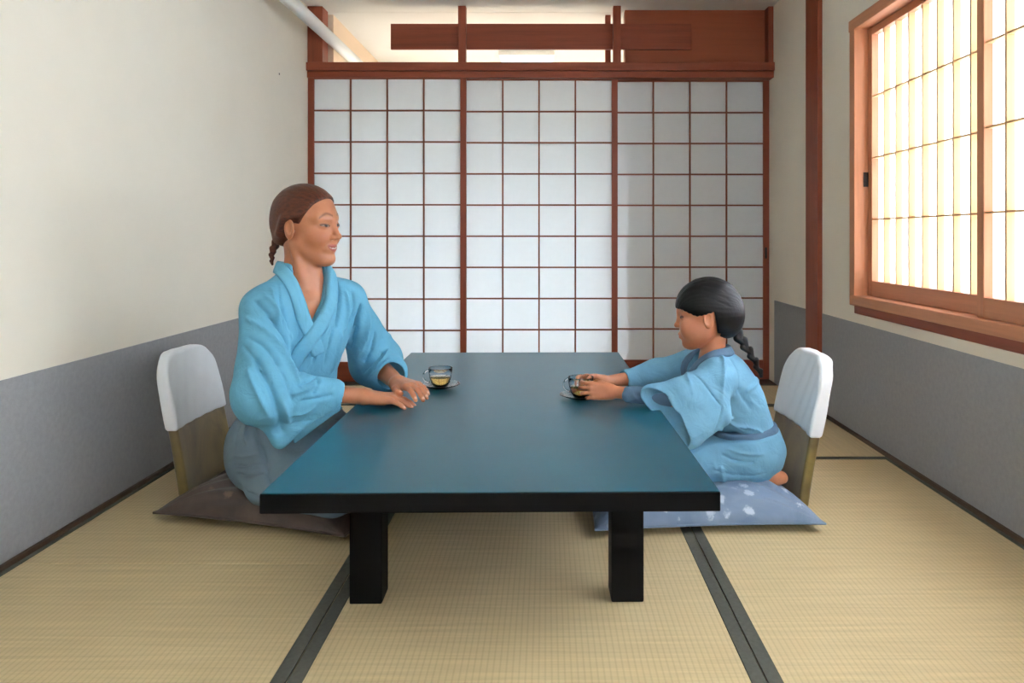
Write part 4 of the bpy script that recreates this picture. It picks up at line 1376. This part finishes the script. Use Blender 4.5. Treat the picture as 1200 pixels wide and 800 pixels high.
def cuff_g(P):
    d = cap(P, (0.40, 2.185, 0.365), (0.248, 2.238, 0.362), 0.030, 0.0245)
    d = smax(d, -cap(P, (0.30, 2.216, 0.363), (0.19, 2.272, 0.363), 0.0205), 0.002)
    d = d - 0.0006 * np.sin(P[:, 0] * 200 + P[:, 2] * 160 + 2 * np.sin(P[:, 1] * 90))
    return d
me, _ = sdf_mesh('under_sleeve', cuff_g, (0.20, 2.13, 0.31), (0.45, 2.30, 0.42), 0.002, 1)
rebase(me, G_ROOT)
add('under_sleeve', me, M['girl_grey'], girl)['label'] = 'grey-blue under sleeve'
def sash_g(P):
    return smax(torso_g(P, 0.009), np.abs(P[:, 2] - 0.226 - 0.10 * (P[:, 0] - 0.6)) - 0.014, 0.006)
me, _ = sdf_mesh('sash', sash_g, (0.45, 2.18, 0.18), (0.78, 2.55, 0.28), 0.003, 1)
rebase(me, G_ROOT)
add('sash', me, M['girl_grey'], girl)
def skirt_base_g(P):
    d = torso_g(P, 0.012)
    for s, yk in ((-1, 2.27), (1, 2.45)):
        d = smin(d, cap(P, (0.60, 2.36 + s * 0.06, 0.165), (0.39, yk, 0.140), 0.086, 0.062), 0.05)
    d = smin(d, ell(P, (0.635, 2.365, 0.160), (0.105, 0.128, 0.075)), 0.04)
    d = smax(d, 0.082 + 0.10 * np.clip(P[:, 0] - 0.60, 0, 1) - P[:, 2], 0.015)
    return smax(d, P[:, 2] - 0.224 - 0.10 * (P[:, 0] - 0.6), 0.006)
hitK = lambda pts: [view_ray_hit(skirt_base_g, *p) for p in pts]
ffk = fold_field([
    (hitK([(846, 532), (862, 540), (884, 542)]), -0.006, 0.007),
    (hitK([(852, 526), (872, 532), (896, 532)]), 0.005, 0.007),
    (hitK([(836, 550), (866, 558), (898, 554)]), -0.004, 0.007),
    (hitK([(838, 566), (866, 572), (894, 568)]), -0.004, 0.007),
    (hitK([(836, 542), (848, 560), (852, 580)]), 0.004, 0.010),
], skirt_base_g)
me, _ = sdf_mesh('lower_robe', lambda P: skirt_base_g(P) - ffk(P) + 0.0011 * np.sin(70 * P[:, 0] + 90 * P[:, 2]), (0.28, 2.14, 0.05), (0.78, 2.58, 0.27), 0.003, 1)
rebase(me, G_ROOT)
add('lower_robe', me, M['girl_blue'], girl)

def hair_g(P):
    q = (P - GH_C) @ GH_R / GS
    ph = np.arctan2(q[:, 1], q[:, 2] + 0.03)
    d = ell(q, (-0.020, 0, 0.030), (0.117, 0.094, 0.105))
    d = smin(d, ell(q, (-0.078, 0, -0.016), (0.062, 0.074, 0.074)), 0.04)
    d = d + 0.0004 * np.sin(ph * 57 + 5 * np.sin(q[:, 0] * 21) + 3 * np.sin(ph * 8))
    ay = np.abs(q[:, 1])
    zl = np.interp(q[:, 0], [-0.14, -0.07, -0.040, -0.032, 0.000, 0.030, 0.060, 0.080, 0.12], [-0.10, -0.092, -0.075, 0.016, 0.008, 0.004, 0.020, 0.032, 0.034])
    for k_ in range(-5, 6):   # parted locks running from the crown to the nape
        a_ = k_ * 0.26
        pts = [(0.01 - 0.004 * abs(k_), 0.096 * math.sin(a_ * 0.9), 0.030 + 0.106 * math.cos(a_ * 0.9)), (-0.075, 0.085 * math.sin(a_ * 1.15), 0.030 + 0.082 * math.cos(a_ * 1.15)), (-0.120, 0.050 * math.sin(a_), 0.0 + 0.02 * math.cos(a_)), (-0.105, 0.02 * math.sin(a_), -0.06)]
        d = d + 0.0030 * np.exp(-(np.maximum(chain(q, pts, [0, 0, 0, 0]), 0) / 0.004) ** 1.4)
    for k_ in range(-4, 5):   # fringe locks
        a_ = k_ * 0.2
        d = d + 0.0026 * np.exp(-(np.maximum(chain(q, [(0.030, 0.05 * math.sin(a_), 0.125), (0.078, 0.080 * math.sin(a_), 0.085), (0.094, 0.088 * math.sin(a_), 0.030)], [0, 0, 0]), 0) / 0.0035) ** 1.4)
    d = smax(d, (zl - q[:, 2] + 0.0016 * np.sin(np.arctan2(q[:, 1], q[:, 0]) * 34)) * 0.6, 0.004)
    inner = ell(q, (-0.018, 0, 0.026), (0.098, 0.078, 0.090))
    return smax(d, -inner, 0.002) * GS
me, _ = sdf_mesh('hair', hair_g, (0.36, 2.22, 0.46), (0.66, 2.48, 0.74), 0.0024, 1)
rebase(me, G_ROOT)
add('hair', me, M['black_hair'], girl)
plait('plait', [V(0.590, 2.335, 0.535), V(0.612, 2.325, 0.500), V(0.640, 2.318, 0.455), V(0.662, 2.315, 0.405)], 0.0165, 0.009, M['black_hair'], girl, G_ROOT, 10)
